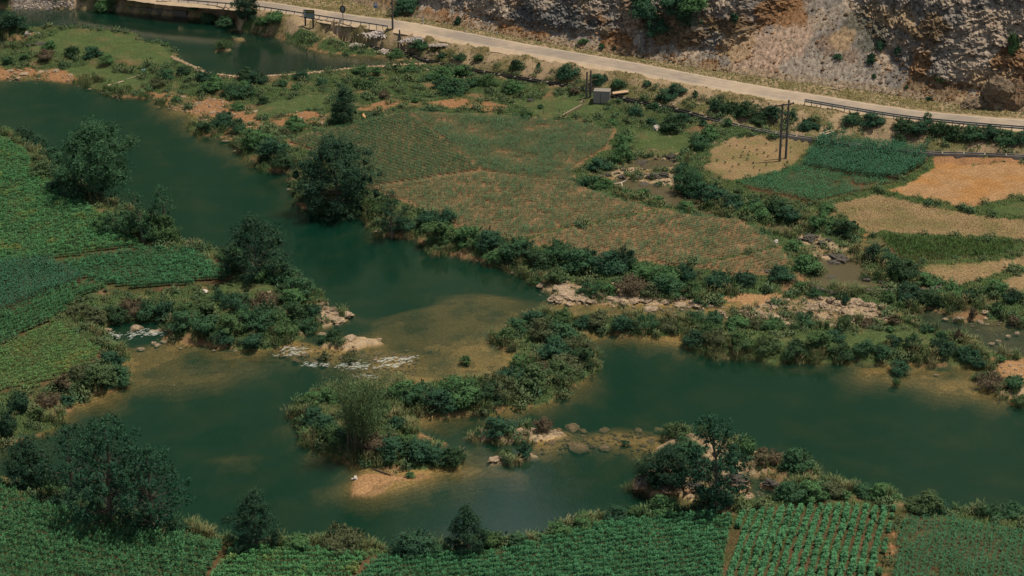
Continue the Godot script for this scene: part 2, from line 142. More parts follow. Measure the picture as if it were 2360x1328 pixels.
const SHRUBS := [
	[-58.13,-349.58,3.77,2.34,"d",0,0],
	[-55.09,-351.73,4.93,3.06,"m",0,1],
	[-55.45,-356.78,3.34,2.07,"d",0,2],
	[-51.74,-347.74,3.75,3.49,"m",0,3],
	[-46.81,-338.28,5.71,4.11,"m",0,4],
	[-42.61,-331.02,6.22,3.86,"m",0,5],
	[-42.46,-342.88,3.22,1.99,"w",0,6],
	[-40.51,-327.33,4.63,2.87,"d",0,7],
	[-40.3,-346.84,5.03,3.34,"l",0,8],
	[-21.49,-301.01,4.44,2.95,"m",1,0],
	[-17.92,-294.14,4.22,2.78,"m",1,1],
	[-13.7,-294.5,4.64,3.13,"m",1,2],
	[-11.88,-289.17,6.22,3.85,"m",1,3],
	[-11.12,-295.14,3.66,2.77,"d",1,4],
	[-6.87,-287.21,5.63,3.49,"m",1,5],
	[-3.96,-285.08,5.05,3.36,"d",1,6],
	[-2.91,-281.47,3.39,2.1,"m",1,7],
	[1.01,-280.24,6.05,3.75,"m",1,8],
	[4.54,-277.91,5.34,3.31,"d",1,9],
	[6.58,-279.91,5.37,3.33,"m",1,10],
	[9.97,-276.87,5.98,3.71,"m",1,11],
	[11.53,-279.01,4.02,2.51,"d",1,12],
	[14.58,-275.96,5.96,3.7,"m",1,13],
	[17.11,-276.8,4,3.78,"d",1,14],
	[19.61,-272.95,4.08,2.53,"m",1,15],
	[21.76,-271.45,3.8,2.36,"l",2,0],
	[24.09,-271.3,4.32,2.68,"m",2,1],
	[26.24,-271.64,3.41,3.57,"d",2,2],
	[31.12,-270.1,3.91,2.43,"d",2,3],
	[35.12,-270.73,3.66,2.27,"d",2,4],
	[40.72,-271.15,3.93,2.44,"d",2,5],
	[44.6,-284.45,3.55,2.2,"l",2,6],
	[43.73,-268.89,2.6,1.61,"m",2,7],
	[45.2,-275.46,4.64,2.89,"m",2,8],
	[3.7,-273.06,2.25,1.39,"m",3,0],
	[6.38,-272.53,3.69,2.28,"w",3,1],
	[12.3,-267.41,3.88,2.41,"m",3,2],
	[14.53,-267.83,3.24,2.01,"m",3,3],
	[17.47,-267.86,5.05,3.13,"b",3,4],
	[20.82,-267.12,4.01,2.49,"w",3,5],
	[23.69,-268.05,5.57,3.45,"m",3,6],
	[27.28,-267.05,3.88,2.4,"m",3,7],
	[27.78,-264.59,1.8,1.12,"m",3,8],
	[31.07,-266.58,1.68,1.04,"m",3,9],
	[-1.61,-232.89,5.17,3.2,"w",4,0],
	[-0.92,-250.66,3.43,2.13,"m",4,1],
	[0.23,-235.85,4.07,2.52,"m",4,2],
	[0.74,-253.33,4.2,2.6,"m",4,3],
	[1.31,-242.51,3.34,2.07,"m",4,4],
	[2.66,-235.28,5.79,3.59,"w",4,5],
	[3.23,-255.07,4.35,2.69,"m",4,6],
	[3.87,-238.56,3.87,2.4,"b",4,7],
	[4.27,-250.37,5.37,3.33,"w",4,8],
	[5.5,-244.34,4.78,2.97,"d",4,9],
	[6.43,-237.42,4.67,2.9,"w",4,10],
	[6.81,-249.3,5.35,3.32,"m",4,11],
	[7.19,-239.86,4.71,2.92,"w",4,12],
	[9.17,-246.79,4.83,2.99,"w",4,13],
	[9.78,-242.82,3.94,2.92,"d",4,14],
	[-14.53,-231.33,3.43,2.13,"l",5,0],
	[-12.63,-230.02,4.33,2.68,"m",5,1],
	[-10.07,-228.59,5.09,3.16,"d",5,2],
	[-7.95,-233.61,3.92,2.43,"l",5,3],
	[-6.72,-230.37,5.12,3.18,"m",5,4],
	[-5.09,-234.26,3.47,2.15,"m",5,5],
	[-3.42,-230.72,5.02,3.11,"d",5,6],
	[7.65,-257.26,3.41,2.11,"m",6,0],
	[10.13,-256.18,2.9,1.8,"d",6,1],
	[12.63,-256.59,4,2.48,"w",6,2],
	[16.19,-255.45,3.89,2.41,"d",6,3],
	[19.43,-255.49,3.99,2.47,"m",6,4],
	[22.54,-255.22,3.29,2.04,"w",6,5],
	[26.41,-256.75,3,1.86,"m",6,6],
	[28.44,-252.24,3.45,2.14,"m",6,7],
	[29.49,-256.64,3.4,2.11,"m",6,8],
	[32.4,-254.89,3.87,2.4,"m",6,9],
	[35.19,-254.52,2.88,1.79,"w",6,10],
	[37.58,-254.43,3.47,2.15,"m",6,11],
	[41.73,-255.08,4.27,2.65,"m",6,12],
	[25.96,-250.36,3.56,2.2,"d",7,0],
	[28.72,-248.83,4.28,2.66,"w",7,1],
	[32.25,-247.67,4.27,2.65,"m",7,2],
	[35.78,-246.77,4.25,2.64,"w",7,3],
	[39.32,-246.18,4.25,2.63,"d",7,4],
	[43.07,-247.23,4.68,2.9,"m",7,5],
	[45.52,-249.62,3.11,1.93,"m",7,6],
	[45.91,-245.85,4.14,2.56,"d",7,7],
	[49.06,-246.33,3.19,1.98,"m",7,8],
	[51.32,-245.4,3.07,1.91,"m",7,9],
	[52.01,-237.43,1.55,0.96,"m",7,10],
	[53.28,-241.7,3.14,1.95,"m",7,11],
	[43.39,-259.43,1.61,1.15,"d",8,0],
	[47.87,-254.24,2.98,2.4,"w",8,1],
	[51.13,-255.12,2.8,1.74,"b",8,2],
	[53.99,-252.35,1.48,0.94,"l",8,3],
	[54.96,-255.47,2.15,1.4,"b",8,4],
	[53.5,-247.7,2.73,1.69,"d",8,5],
	[57.55,-257.32,1.23,1.03,"d",8,6],
	[56.44,-247.14,3.18,1.97,"d",8,7],
	[59.18,-252.35,2.31,1.43,"m",8,8],
	[60.76,-250.29,1.75,1.08,"m",8,9],
	[59.81,-245.9,3.62,2.24,"d",8,10],
	[62.85,-248.96,1.37,2.06,"b",8,11],
	[63.13,-244.44,3.51,2.18,"d",8,12],
	[64.85,-243.19,2.51,1.56,"m",8,13],
	[45.31,-266.16,2.52,1.56,"m",9,0],
	[49.32,-263.34,1.3,1.95,"d",9,1],
	[55.91,-264.29,2.9,1.8,"m",9,2],
	[59.12,-265.05,4.9,3.04,"d",9,3],
	[62.09,-263.57,4.38,2.72,"d",9,4],
	[65.62,-265.45,4.41,2.73,"m",9,5],
	[67.72,-263.21,3.88,2.41,"d",9,6],
	[66.99,-258.5,1.28,1.92,"b",9,7],
	[72.04,-265.3,3.41,2.11,"m",9,8],
	[71.02,-260.12,2.37,1.47,"m",9,9],
	[73.26,-262.11,2.88,2.11,"d",9,10],
	[72.58,-256.98,2.35,1.45,"b",9,11],
	[64.07,-239.19,2.48,1.54,"m",10,0],
	[64.65,-236.18,4.08,2.53,"b",10,1],
	[67.76,-243.57,1.44,0.89,"l",10,2],
	[67.52,-235.32,3.37,2.09,"m",10,3],
	[67.14,-231.1,2.75,1.7,"w",10,4],
	[33.59,-306.88,5.82,3.61,"d",11,0],
	[36.77,-302.03,4.31,2.67,"d",11,1],
	[40.53,-300.76,3.15,1.95,"m",11,2],
	[40.21,-298.19,4.12,2.55,"l",11,3],
	[43.54,-299.92,4.28,2.82,"d",11,4],
	[45.57,-297.77,4.12,2.55,"d",11,5],
	[50.1,-293.26,4.06,2.95,"m",11,6],
	[51.58,-298.13,2.84,1.76,"l",11,7],
	[53.52,-290.37,4.85,3.01,"d",11,8],
	[56.71,-280.5,4.04,2.67,"d",11,9],
	[58.56,-276.04,3.98,2.47,"m",11,10],
	[59.79,-272.29,5.24,3.25,"d",11,11],
	[62.71,-270.03,3.91,2.43,"m",11,12],
	[13.4,-314.81,4.32,2.68,"m",12,0],
	[15.44,-324.13,4.43,2.75,"d",12,1],
	[16.02,-313.12,3.56,2.21,"l",12,2],
	[19.39,-329.46,4.5,3.77,"m",12,3],
	[20.51,-335.89,3.79,3.18,"l",12,4],
	[19.99,-309.58,3.09,1.91,"l",12,5],
	[22.28,-310.81,2.95,1.83,"l",12,6],
	[24.5,-306.8,3.35,2.08,"l",12,7],
	[29.96,-344.44,5.48,3.4,"d",12,8],
	[30.18,-321.75,3.04,1.89,"m",12,9],
	[28.5,-301.76,3.59,2.23,"l",12,10],
	[33.85,-333.53,3.92,2.43,"m",12,11],
	[36.67,-338.78,4.6,2.85,"l",12,12],
	[0.51,-369.58,4.63,2.87,"l",13,0],
	[2.81,-353.86,2.98,1.85,"m",13,1],
	[5.62,-359.1,1.51,0.94,"m",13,2],
	[12.33,-367.79,2.06,1.27,"b",13,3],
	[18.63,-348.99,2.45,1.52,"l",13,4],
	[23.6,-352.01,3.29,2.04,"m",13,5],
	[26.96,-355.53,2.82,1.75,"m",13,6],
	[26.43,-347.38,2.76,1.71,"m",13,7],
	[32.3,-348.87,3.26,2.02,"d",13,8],
	[35.53,-344.59,1.94,1.28,"m",13,9],
	[40.21,-342.9,1.45,1.73,"m",13,10],
	[-53.82,-373.45,3.47,2.15,"l",14,0],
	[-51.65,-377.56,4.73,2.93,"d",14,1],
	[-48.92,-365.53,2.56,1.59,"d",14,2],
	[-46.09,-375.48,2.27,1.41,"m",14,3],
	[-43.55,-372.88,2.26,1.4,"l",14,4],
	[-43.16,-379.87,3.52,2.18,"d",14,5],
	[-38.56,-376.35,2.62,1.63,"m",14,6],
	[-31.08,-384.39,3.21,1.99,"l",14,7],
	[-29.92,-374.68,4,2.48,"m",14,8],
	[-28.3,-377.3,2.63,1.63,"m",14,9],
	[-27.52,-382.67,2.13,1.79,"l",14,10],
	[-25.2,-366.83,2.9,1.8,"b",14,11],
	[-23.93,-386.81,2.33,1.44,"d",14,12],
	[-20.81,-383.85,3.2,1.98,"m",14,13],
	[-18.91,-363.55,2.12,1.31,"m",14,14],
	[-17.13,-378.36,2.64,1.63,"m",14,15],
	[-14.07,-374.16,4,2.48,"d",15,0],
	[-14.08,-380.12,5.28,3.27,"m",15,1],
	[-11.51,-370.22,6.01,3.73,"m",15,2],
	[-10.25,-381.83,4.42,2.74,"l",15,3],
	[-8.08,-374.16,4,2.48,"m",15,4],
	[-4.94,-373.77,4.34,2.69,"m",15,5],
	[-24.53,-397.85,3.12,1.94,"l",16,0],
	[-19.52,-397.44,4.22,2.61,"m",16,1],
	[-14.5,-391.81,2.26,1.4,"m",16,2],
	[-10.71,-389.13,2.7,1.67,"m",16,3],
	[-8.3,-385,2.14,1.33,"d",16,4],
	[-6.72,-387.48,2.33,1.45,"m",16,5],
	[0.88,-381.44,2.65,2.22,"d",16,6],
	[5.46,-380.38,1.15,1.06,"d",16,7],
	[11.1,-374.41,5.2,3.23,"m",16,8],
	[17.17,-369.91,4.29,2.66,"m",16,9],
	[20.98,-366.98,3.07,1.9,"m",16,10],
	[26.55,-364.9,2.12,1.31,"m",16,11],
	[29.94,-358.52,4.17,2.59,"m",16,12],
	[32.08,-359.22,3.84,2.38,"d",16,13],
	[35.24,-357.31,1.5,1.44,"m",16,14],
	[38.83,-351.08,3.28,2.03,"d",17,0],
	[41.13,-349.14,4.07,2.52,"d",17,1],
	[44,-347.43,4.86,3.01,"d",17,2],
	[45.76,-343.99,4.02,2.49,"d",17,3],
	[47.91,-345.07,4.83,3,"d",17,4],
	[51.71,-343.48,3.21,1.99,"d",17,5],
	[54.19,-339.29,3.5,2.59,"d",17,6],
	[55.94,-339.2,1.99,1.24,"d",17,7],
	[62.85,-340.31,3.98,2.47,"m",17,8],
	[66.19,-338.69,4.75,2.95,"d",17,9],
	[70.01,-333.03,3.13,1.94,"d",17,10],
	[71.74,-335.7,4.71,2.92,"d",17,11],
	[74.36,-333.92,4.69,2.91,"d",17,12],
	[77.69,-333.39,4.53,2.81,"d",17,13],
	[79.94,-331.84,4.51,2.8,"d",17,14],
	[82.67,-330.84,4.65,2.89,"m",17,15],
	[85.52,-330.08,4.64,2.88,"d",17,16],
	[88.16,-328.75,4.47,2.77,"m",17,17],
	[90.63,-328.52,3.86,2.39,"d",17,18],
	[-117.68,-441.98,4.04,2.51,"d",18,0],
	[-110.24,-418.12,6.71,4.16,"d",18,1],
	[-100.04,-441.68,2.63,1.63,"d",18,2],
	[-94.22,-438.98,6.01,3.73,"l",18,3],
	[-74.72,-405.96,2.06,1.33,"m",18,4],
	[-73.04,-433.73,2.98,1.85,"l",18,5],
	[-68.86,-429.26,3.93,2.44,"m",18,6],
	[-61.85,-404.38,3.73,2.92,"w",18,7],
	[-64.27,-424.88,4.87,3.02,"m",18,8],
	[-55.56,-418.51,3.84,2.38,"m",18,9],
	[-52.41,-416.81,5.36,3.32,"m",18,10],
	[-106.69,-395.88,2.75,1.91,"m",19,0],
	[-103.41,-397.54,2.39,1.48,"m",19,1],
	[-99.02,-397.2,4.58,2.84,"b",19,2],
	[-99.43,-403.3,3.72,2.3,"l",19,3],
	[-93.39,-398.76,3.68,2.28,"d",19,4],
	[-88.9,-397.36,4.58,2.84,"m",19,5],
	[-84.91,-392.68,3.27,2.03,"l",19,6],
	[-72.01,-378.13,3.51,2.18,"w",19,7],
	[-70.76,-381.67,4.42,2.74,"m",19,8],
	[-66.75,-369.43,2.24,1.39,"l",19,9],
	[-67.66,-384.15,3.2,2.11,"d",19,10],
	[-62.14,-380.16,4.05,2.51,"m",19,11],
	[-60.02,-374.83,5.22,3.24,"m",19,12],
	[-56.2,-371.94,4.32,2.68,"m",19,13],
	[-53.66,-363.29,3.05,1.89,"l",19,14],
	[-53.29,-369.83,5.16,3.2,"m",19,15],
	[-53.74,-380.2,4.4,2.73,"d",19,16],
	[-62.57,-256.71,3.75,2.32,"w",20,0],
	[-60.52,-257.58,3.76,2.33,"w",20,1],
	[-57.77,-259.54,3.79,2.35,"d",20,2],
	[-55.86,-261.17,3.81,3.06,"b",20,3],
	[-53.71,-260.52,3.8,2.91,"m",20,4],
	[-50.93,-260.52,3.8,3.19,"m",20,5],
	[-46.98,-254.54,4.96,3.07,"m",20,6],
	[-47.12,-259.19,3.78,2.49,"m",20,7],
	[-44.71,-260.11,3.79,2.5,"w",20,8],
	[-43.57,-252.59,5.42,3.36,"m",20,9],
	[-43.4,-263.87,2.82,2.5,"d",20,10],
	[-39.91,-252.86,5.42,3.36,"m",20,11],
	[-40.4,-261.41,5.07,3.14,"m",20,12],
	[-36.32,-253.96,5.44,3.37,"m",20,13],
	[-40.96,-250.74,3.68,2.28,"m",21,0],
	[-38.72,-257.44,3.13,1.94,"m",21,1],
	[-36.51,-249.48,3.54,2.2,"m",21,2],
	[-36.56,-261.03,4.93,3.06,"b",21,3],
	[-34.85,-257.37,5.5,3.41,"d",21,4],
	[-33.13,-252.86,5.42,3.36,"m",21,5],
	[-32.99,-262.85,4.46,2.76,"m",21,6],
	[-31.21,-258.13,4.89,3.03,"d",21,7],
	[-29.67,-254.58,3.6,2.23,"m",21,8],
	[-28.78,-258.13,3.02,2.53,"m",21,9],
	[-27.03,-250.9,1.97,1.22,"m",22,0],
	[-26.05,-245.48,1.93,1.2,"w",22,1],
	[-25.14,-250.85,2.94,1.82,"d",22,2],
	[-22.5,-244.28,2.64,1.64,"w",22,3],
	[-6.59,-243.51,2.16,1.34,"m",22,4],
	[-64.12,-221.09,2.76,3.5,"d",23,0],
	[-63.85,-225.67,3.25,3.33,"d",23,1],
	[-61.25,-224.58,2.24,1.88,"w",23,2],
	[-60.63,-228.53,3.29,2.04,"b",23,3],
	[-59.72,-233.15,2.31,1.94,"b",23,4],
	[-58.89,-230.39,2.29,1.42,"m",23,5],
	[-58.3,-235.96,3.37,2.2,"w",23,6],
	[-55.72,-236.3,5.23,3.25,"w",23,7],
	[-54.86,-240.88,4.14,2.57,"m",23,8],
	[-53.66,-237.47,4.68,2.9,"m",23,9],
	[-91.81,-343.73,4.83,3,"d",24,0],
	[-88.63,-341.62,4.01,2.49,"m",24,1],
	[-81.95,-319.33,5.27,3.27,"w",24,2],
	[-83.73,-333.25,4.7,2.92,"m",24,3],
	[-77.43,-312.08,4.29,2.66,"d",24,4],
	[-74.13,-307.62,4.23,2.62,"d",24,5],
	[-70,-307.54,2.92,1.81,"d",24,6],
	[-66.02,-291.7,4.18,3.65,"m",25,0],
	[-62.78,-289.84,5.53,4.64,"m",25,1],
	[-58.98,-288.13,6.19,5.34,"m",25,2],
	[-55.41,-287.09,5.49,5.04,"m",25,3],
	[-54.96,-293.2,2.81,2.35,"m",25,4],
	[-44.13,-279.59,4.7,2.91,"m",26,0],
	[-40.8,-274.23,3.96,2.46,"m",26,1],
	[-37.7,-270.34,3.91,2.43,"l",26,2],
	[-35.1,-271.05,5.74,3.56,"m",26,3],
	[-33.44,-266.65,3.1,1.92,"d",26,4],
	[-31.38,-266.05,5.02,3.51,"m",26,5],
	[-29.41,-264.72,3.08,2.58,"m",26,6],
	[-30.3,-191.04,1.56,0.97,"d",27,0],
	[-24.07,-189.28,3.48,2.16,"m",27,1],
	[-18.82,-189.59,5.31,3.29,"w",27,2],
	[-10.96,-188.59,5.19,3.22,"m",27,3],
	[-8.46,-187.9,2.89,1.79,"m",27,4],
	[-2.33,-190,3.88,2.4,"m",27,5],
	[0.49,-190.21,3.4,2.12,"m",27,6],
	[5.5,-192.58,2.94,1.83,"l",27,7],
	[8,-193.9,2.47,1.53,"l",27,8],
	[12.05,-196.31,3.49,2.16,"m",27,9],
	[14.57,-196.63,2.99,1.86,"m",27,10],
	[17.6,-197.68,4.4,2.73,"m",27,11],
	[23.79,-199.75,5.04,3.13,"d",28,0],
	[32.54,-200.78,4.06,2.51,"m",28,1],
	[35.54,-201.36,4.47,2.77,"m",28,2],
	[37.71,-201.59,2.96,1.93,"w",28,3],
	[39.05,-201.35,2.04,1.26,"l",28,4],
	[41.54,-202.6,3.07,1.9,"m",28,5],
	[43.91,-201.91,4.07,2.53,"m",28,6],
	[47.76,-198.4,4.41,2.74,"w",28,7],
	[49.42,-198.75,3.52,2.18,"m",28,8],
	[55.22,-197.52,3.01,1.86,"m",28,9],
	[57.57,-197.28,4,2.48,"m",28,10],
	[-55.45,-205.93,4.15,2.58,"m",29,0],
	[-51.95,-200.15,4.45,2.76,"m",29,1],
	[-48.93,-197.44,3.5,2.17,"d",29,2],
	[-41.78,-194.11,4.34,2.69,"m",29,3],
	[-38.27,-193.14,2.85,1.77,"d",29,4],
	[-26.99,-227.54,3.28,2.14,"m",30,0],
	[-26.4,-221.29,2.65,1.64,"m",30,1],
	[-26.04,-229.53,3.3,2.04,"l",30,2],
	[-25.59,-224.7,3.35,2.09,"d",30,3],
	[-24.21,-222.09,3.87,2.4,"m",30,4],
	[-23.82,-230.22,3.3,2.05,"l",30,5],
	[-22.3,-219,3.83,2.37,"m",30,6],
	[-20.54,-217.75,4.35,2.7,"d",30,7],
	[-17.7,-216.06,4.75,2.94,"b",30,8],
	[-17.3,-226.29,3.26,2.13,"m",30,9],
	[-15.47,-214.88,4.73,2.93,"m",30,10],
	[-14.64,-222.57,2.66,1.65,"m",30,11],
	[-13.4,-216.21,4.21,2.61,"m",30,12],
	[-11.71,-214.5,4.19,2.6,"m",30,13],
	[-9.56,-214.29,3.65,2.26,"d",30,14],
	[-7.4,-214.06,3.65,2.48,"d",30,15],
	[-12.52,-210.38,1.38,0.86,"l",31,0],
	[-4.42,-220.9,1.11,0.93,"m",31,1],
	[-1.65,-221.66,4.41,2.74,"m",31,2],
	[-0.76,-216.32,1.84,1.14,"m",31,3],
	[1.62,-215.97,2.17,2.17,"m",31,4],
	[4.16,-222.4,3.1,2.36,"b",31,5],
	[14.29,-219.33,1.21,0.78,"d",31,6],
	[20.98,-220.33,3.3,2.04,"w",32,0],
	[22.12,-214.68,4.19,2.6,"m",32,1],
	[23.41,-210.04,4.11,2.55,"d",32,2],
	[26.81,-211.93,3.09,2.02,"d",32,3],
	[29.09,-214.27,3.11,3.19,"m",32,4],
	[31.55,-212.64,3.73,2.31,"b",32,5],
	[35.01,-210.99,4.65,3.22,"m",32,6]]
const SCREE := [-306,3,-245.67,3,-213.72,2,-181.83,2.5,-164.01,3,-159.3,7,-154.72,13,-148.4,16,-141.38,12,-135.35,8,-130.15,5,-124.9,3,-114.67,2.5,-102.08,3,-87.18,3]
const CLIFF_SHRUBS := [
	[-243.34,0.5,7.69,4.13,"d",1],
	[-227.22,0.3,2.35,2.02,"m",2],
	[-194.91,0.8,2.34,1.16,"m",3],
	[-190.53,0.5,1.79,1.35,"m",4],
	[-187.57,0.6,1.34,0.96,"d",5],
	[-184.93,8.8,6.26,4.42,"m",6],
	[-182.12,6.9,7.48,5.74,"d",7],
	[-179.16,4.3,6.21,4.77,"d",8],
	[-176.56,8.2,7.96,5.7,"d",9],
	[-172.91,6.7,5.28,3.78,"d",10],
	[-172.57,9.5,7.04,4.73,"m",11],
	[-163.5,8.6,2.27,2.34,"d",12],
	[-141.2,3.9,2.21,1.37,"m",13],
	[-134.34,3.9,2.36,2.54,"d",14],
	[-132.38,1.8,1,1.26,"m",15],
	[-133.89,5.9,2.54,2.36,"d",16],
	[-129.76,5.4,1.85,2.71,"d",17],
	[-125.32,1.1,0.99,1.07,"m",18],
	[-120.23,0.1,1.48,0.88,"d",19],
	[-119.36,3,2.47,1.77,"w",20],
	[-107.89,9,2.6,5.25,"m",21]]
const CLIFF_PATCHES := [
	[-187.43,2,4.74,2.82,"o"],
	[-233.28,0.8,6.13,1.86,"o"],
	[-213.43,0.6,4.88,1.42,"o"],
	[-206.42,0.9,3.23,0.9,"o"],
	[-165.31,0.7,2.24,0.85,"o"],
	[-194.74,5.2,4.25,1.26,"o"],
	[-198.49,6.8,4.27,1.91,"t"],
	[-123.81,11.2,3.91,3.49,"n"],
	[-124.77,5.8,2.74,3.49,"o"],
	[-119.88,2.1,6.78,2.02,"n"],
	[-107.53,7.1,3.83,3.42,"o"],
	[-105.35,3.2,2.86,2.56,"r"],
	[-154.08,4.5,7.61,5.13,"k"],
	[-154.36,1.2,6.04,2.4,"k"],
	[-148.34,1.4,5.01,2.38,"k"],
	[-142.45,2,8.96,2.96,"g"],
	[-136.59,0.9,7.9,1.76,"g"],
	[-111.22,0.2,5.73,1.7,"t"],
	[-109.84,3.9,4.79,2.85,"t"],
	[-137.86,9.2,6.04,4.19,"v"],
	[-157.05,9.5,6.18,3.06,"o"],
	[-162.45,4.3,4.1,2.44,"t"],
	[-141.58,6.9,3.02,1.8,"t"],
	[-245.06,0.8,6.81,2.02,"o"],
	[-252.6,0.5,5.73,1.7,"n"],
	[-175.87,6.2,9.35,3.71,"n"],
	[-209.34,3.8,5.41,2.58,"s"],
	[-199.9,5,6.42,3.18,"s"],
	[-163.94,7.5,5.12,1.83,"n"],
	[-133.26,11.7,6.98,2.37,"t"]]
const CLIFF_BLOCKS := [
	[-109.32,1.8,6.34,5.36,"t"],
	[-111.91,0.1,5.03,2.43,"t"],
	[-104.57,1.5,4.21,5.82,"r"],
	[-182.45,2.2,2.67,2.31,"g"],
	[-190.55,3.2,2.34,1.8,"t"]]
const ROCK_GROUPS := [
	["on the pale rock spit beside the river","pale rocks of the spit","p"],
	["at the waterline under the field hedge","rocks at the waterline under the hedge","p"],
	["in the rock field downstream of the stone dam","rocks of the rock field","p"],
	["around the clear pool at the right","rocks around the clear pool","p"],
	["at the point where the left thicket meets the river","rocks at the thicket point","p"],
	["in the mid-river rapids","rocks in the mid-river rapids","d"],
	["in the left rapids","rocks in the left rapids","p"],
	["on the little rock islets below the bamboo","rocks of the little islets","p"],
	["in the shallow riffle between the islets","mossy rocks of the riffle","d"],
	["under the trees of the tree islet","rocks of the tree islet","c"],
	["near the bank below the tree islet","rocks near the bank below the islet","p"],
	["in the muddy creek's upper pool","dark creek boulders","k"],
	["in the muddy creek above the stone dam","creek rocks above the dam","k"],
	["on the grass beyond the ploughed field","boulders on the grass","k"],
	["beside the upper left gravel shore","dark boulders by the gravel shore","k"],
	["on the orange gravel of the far left shore","stones of the far left shore","p"]]
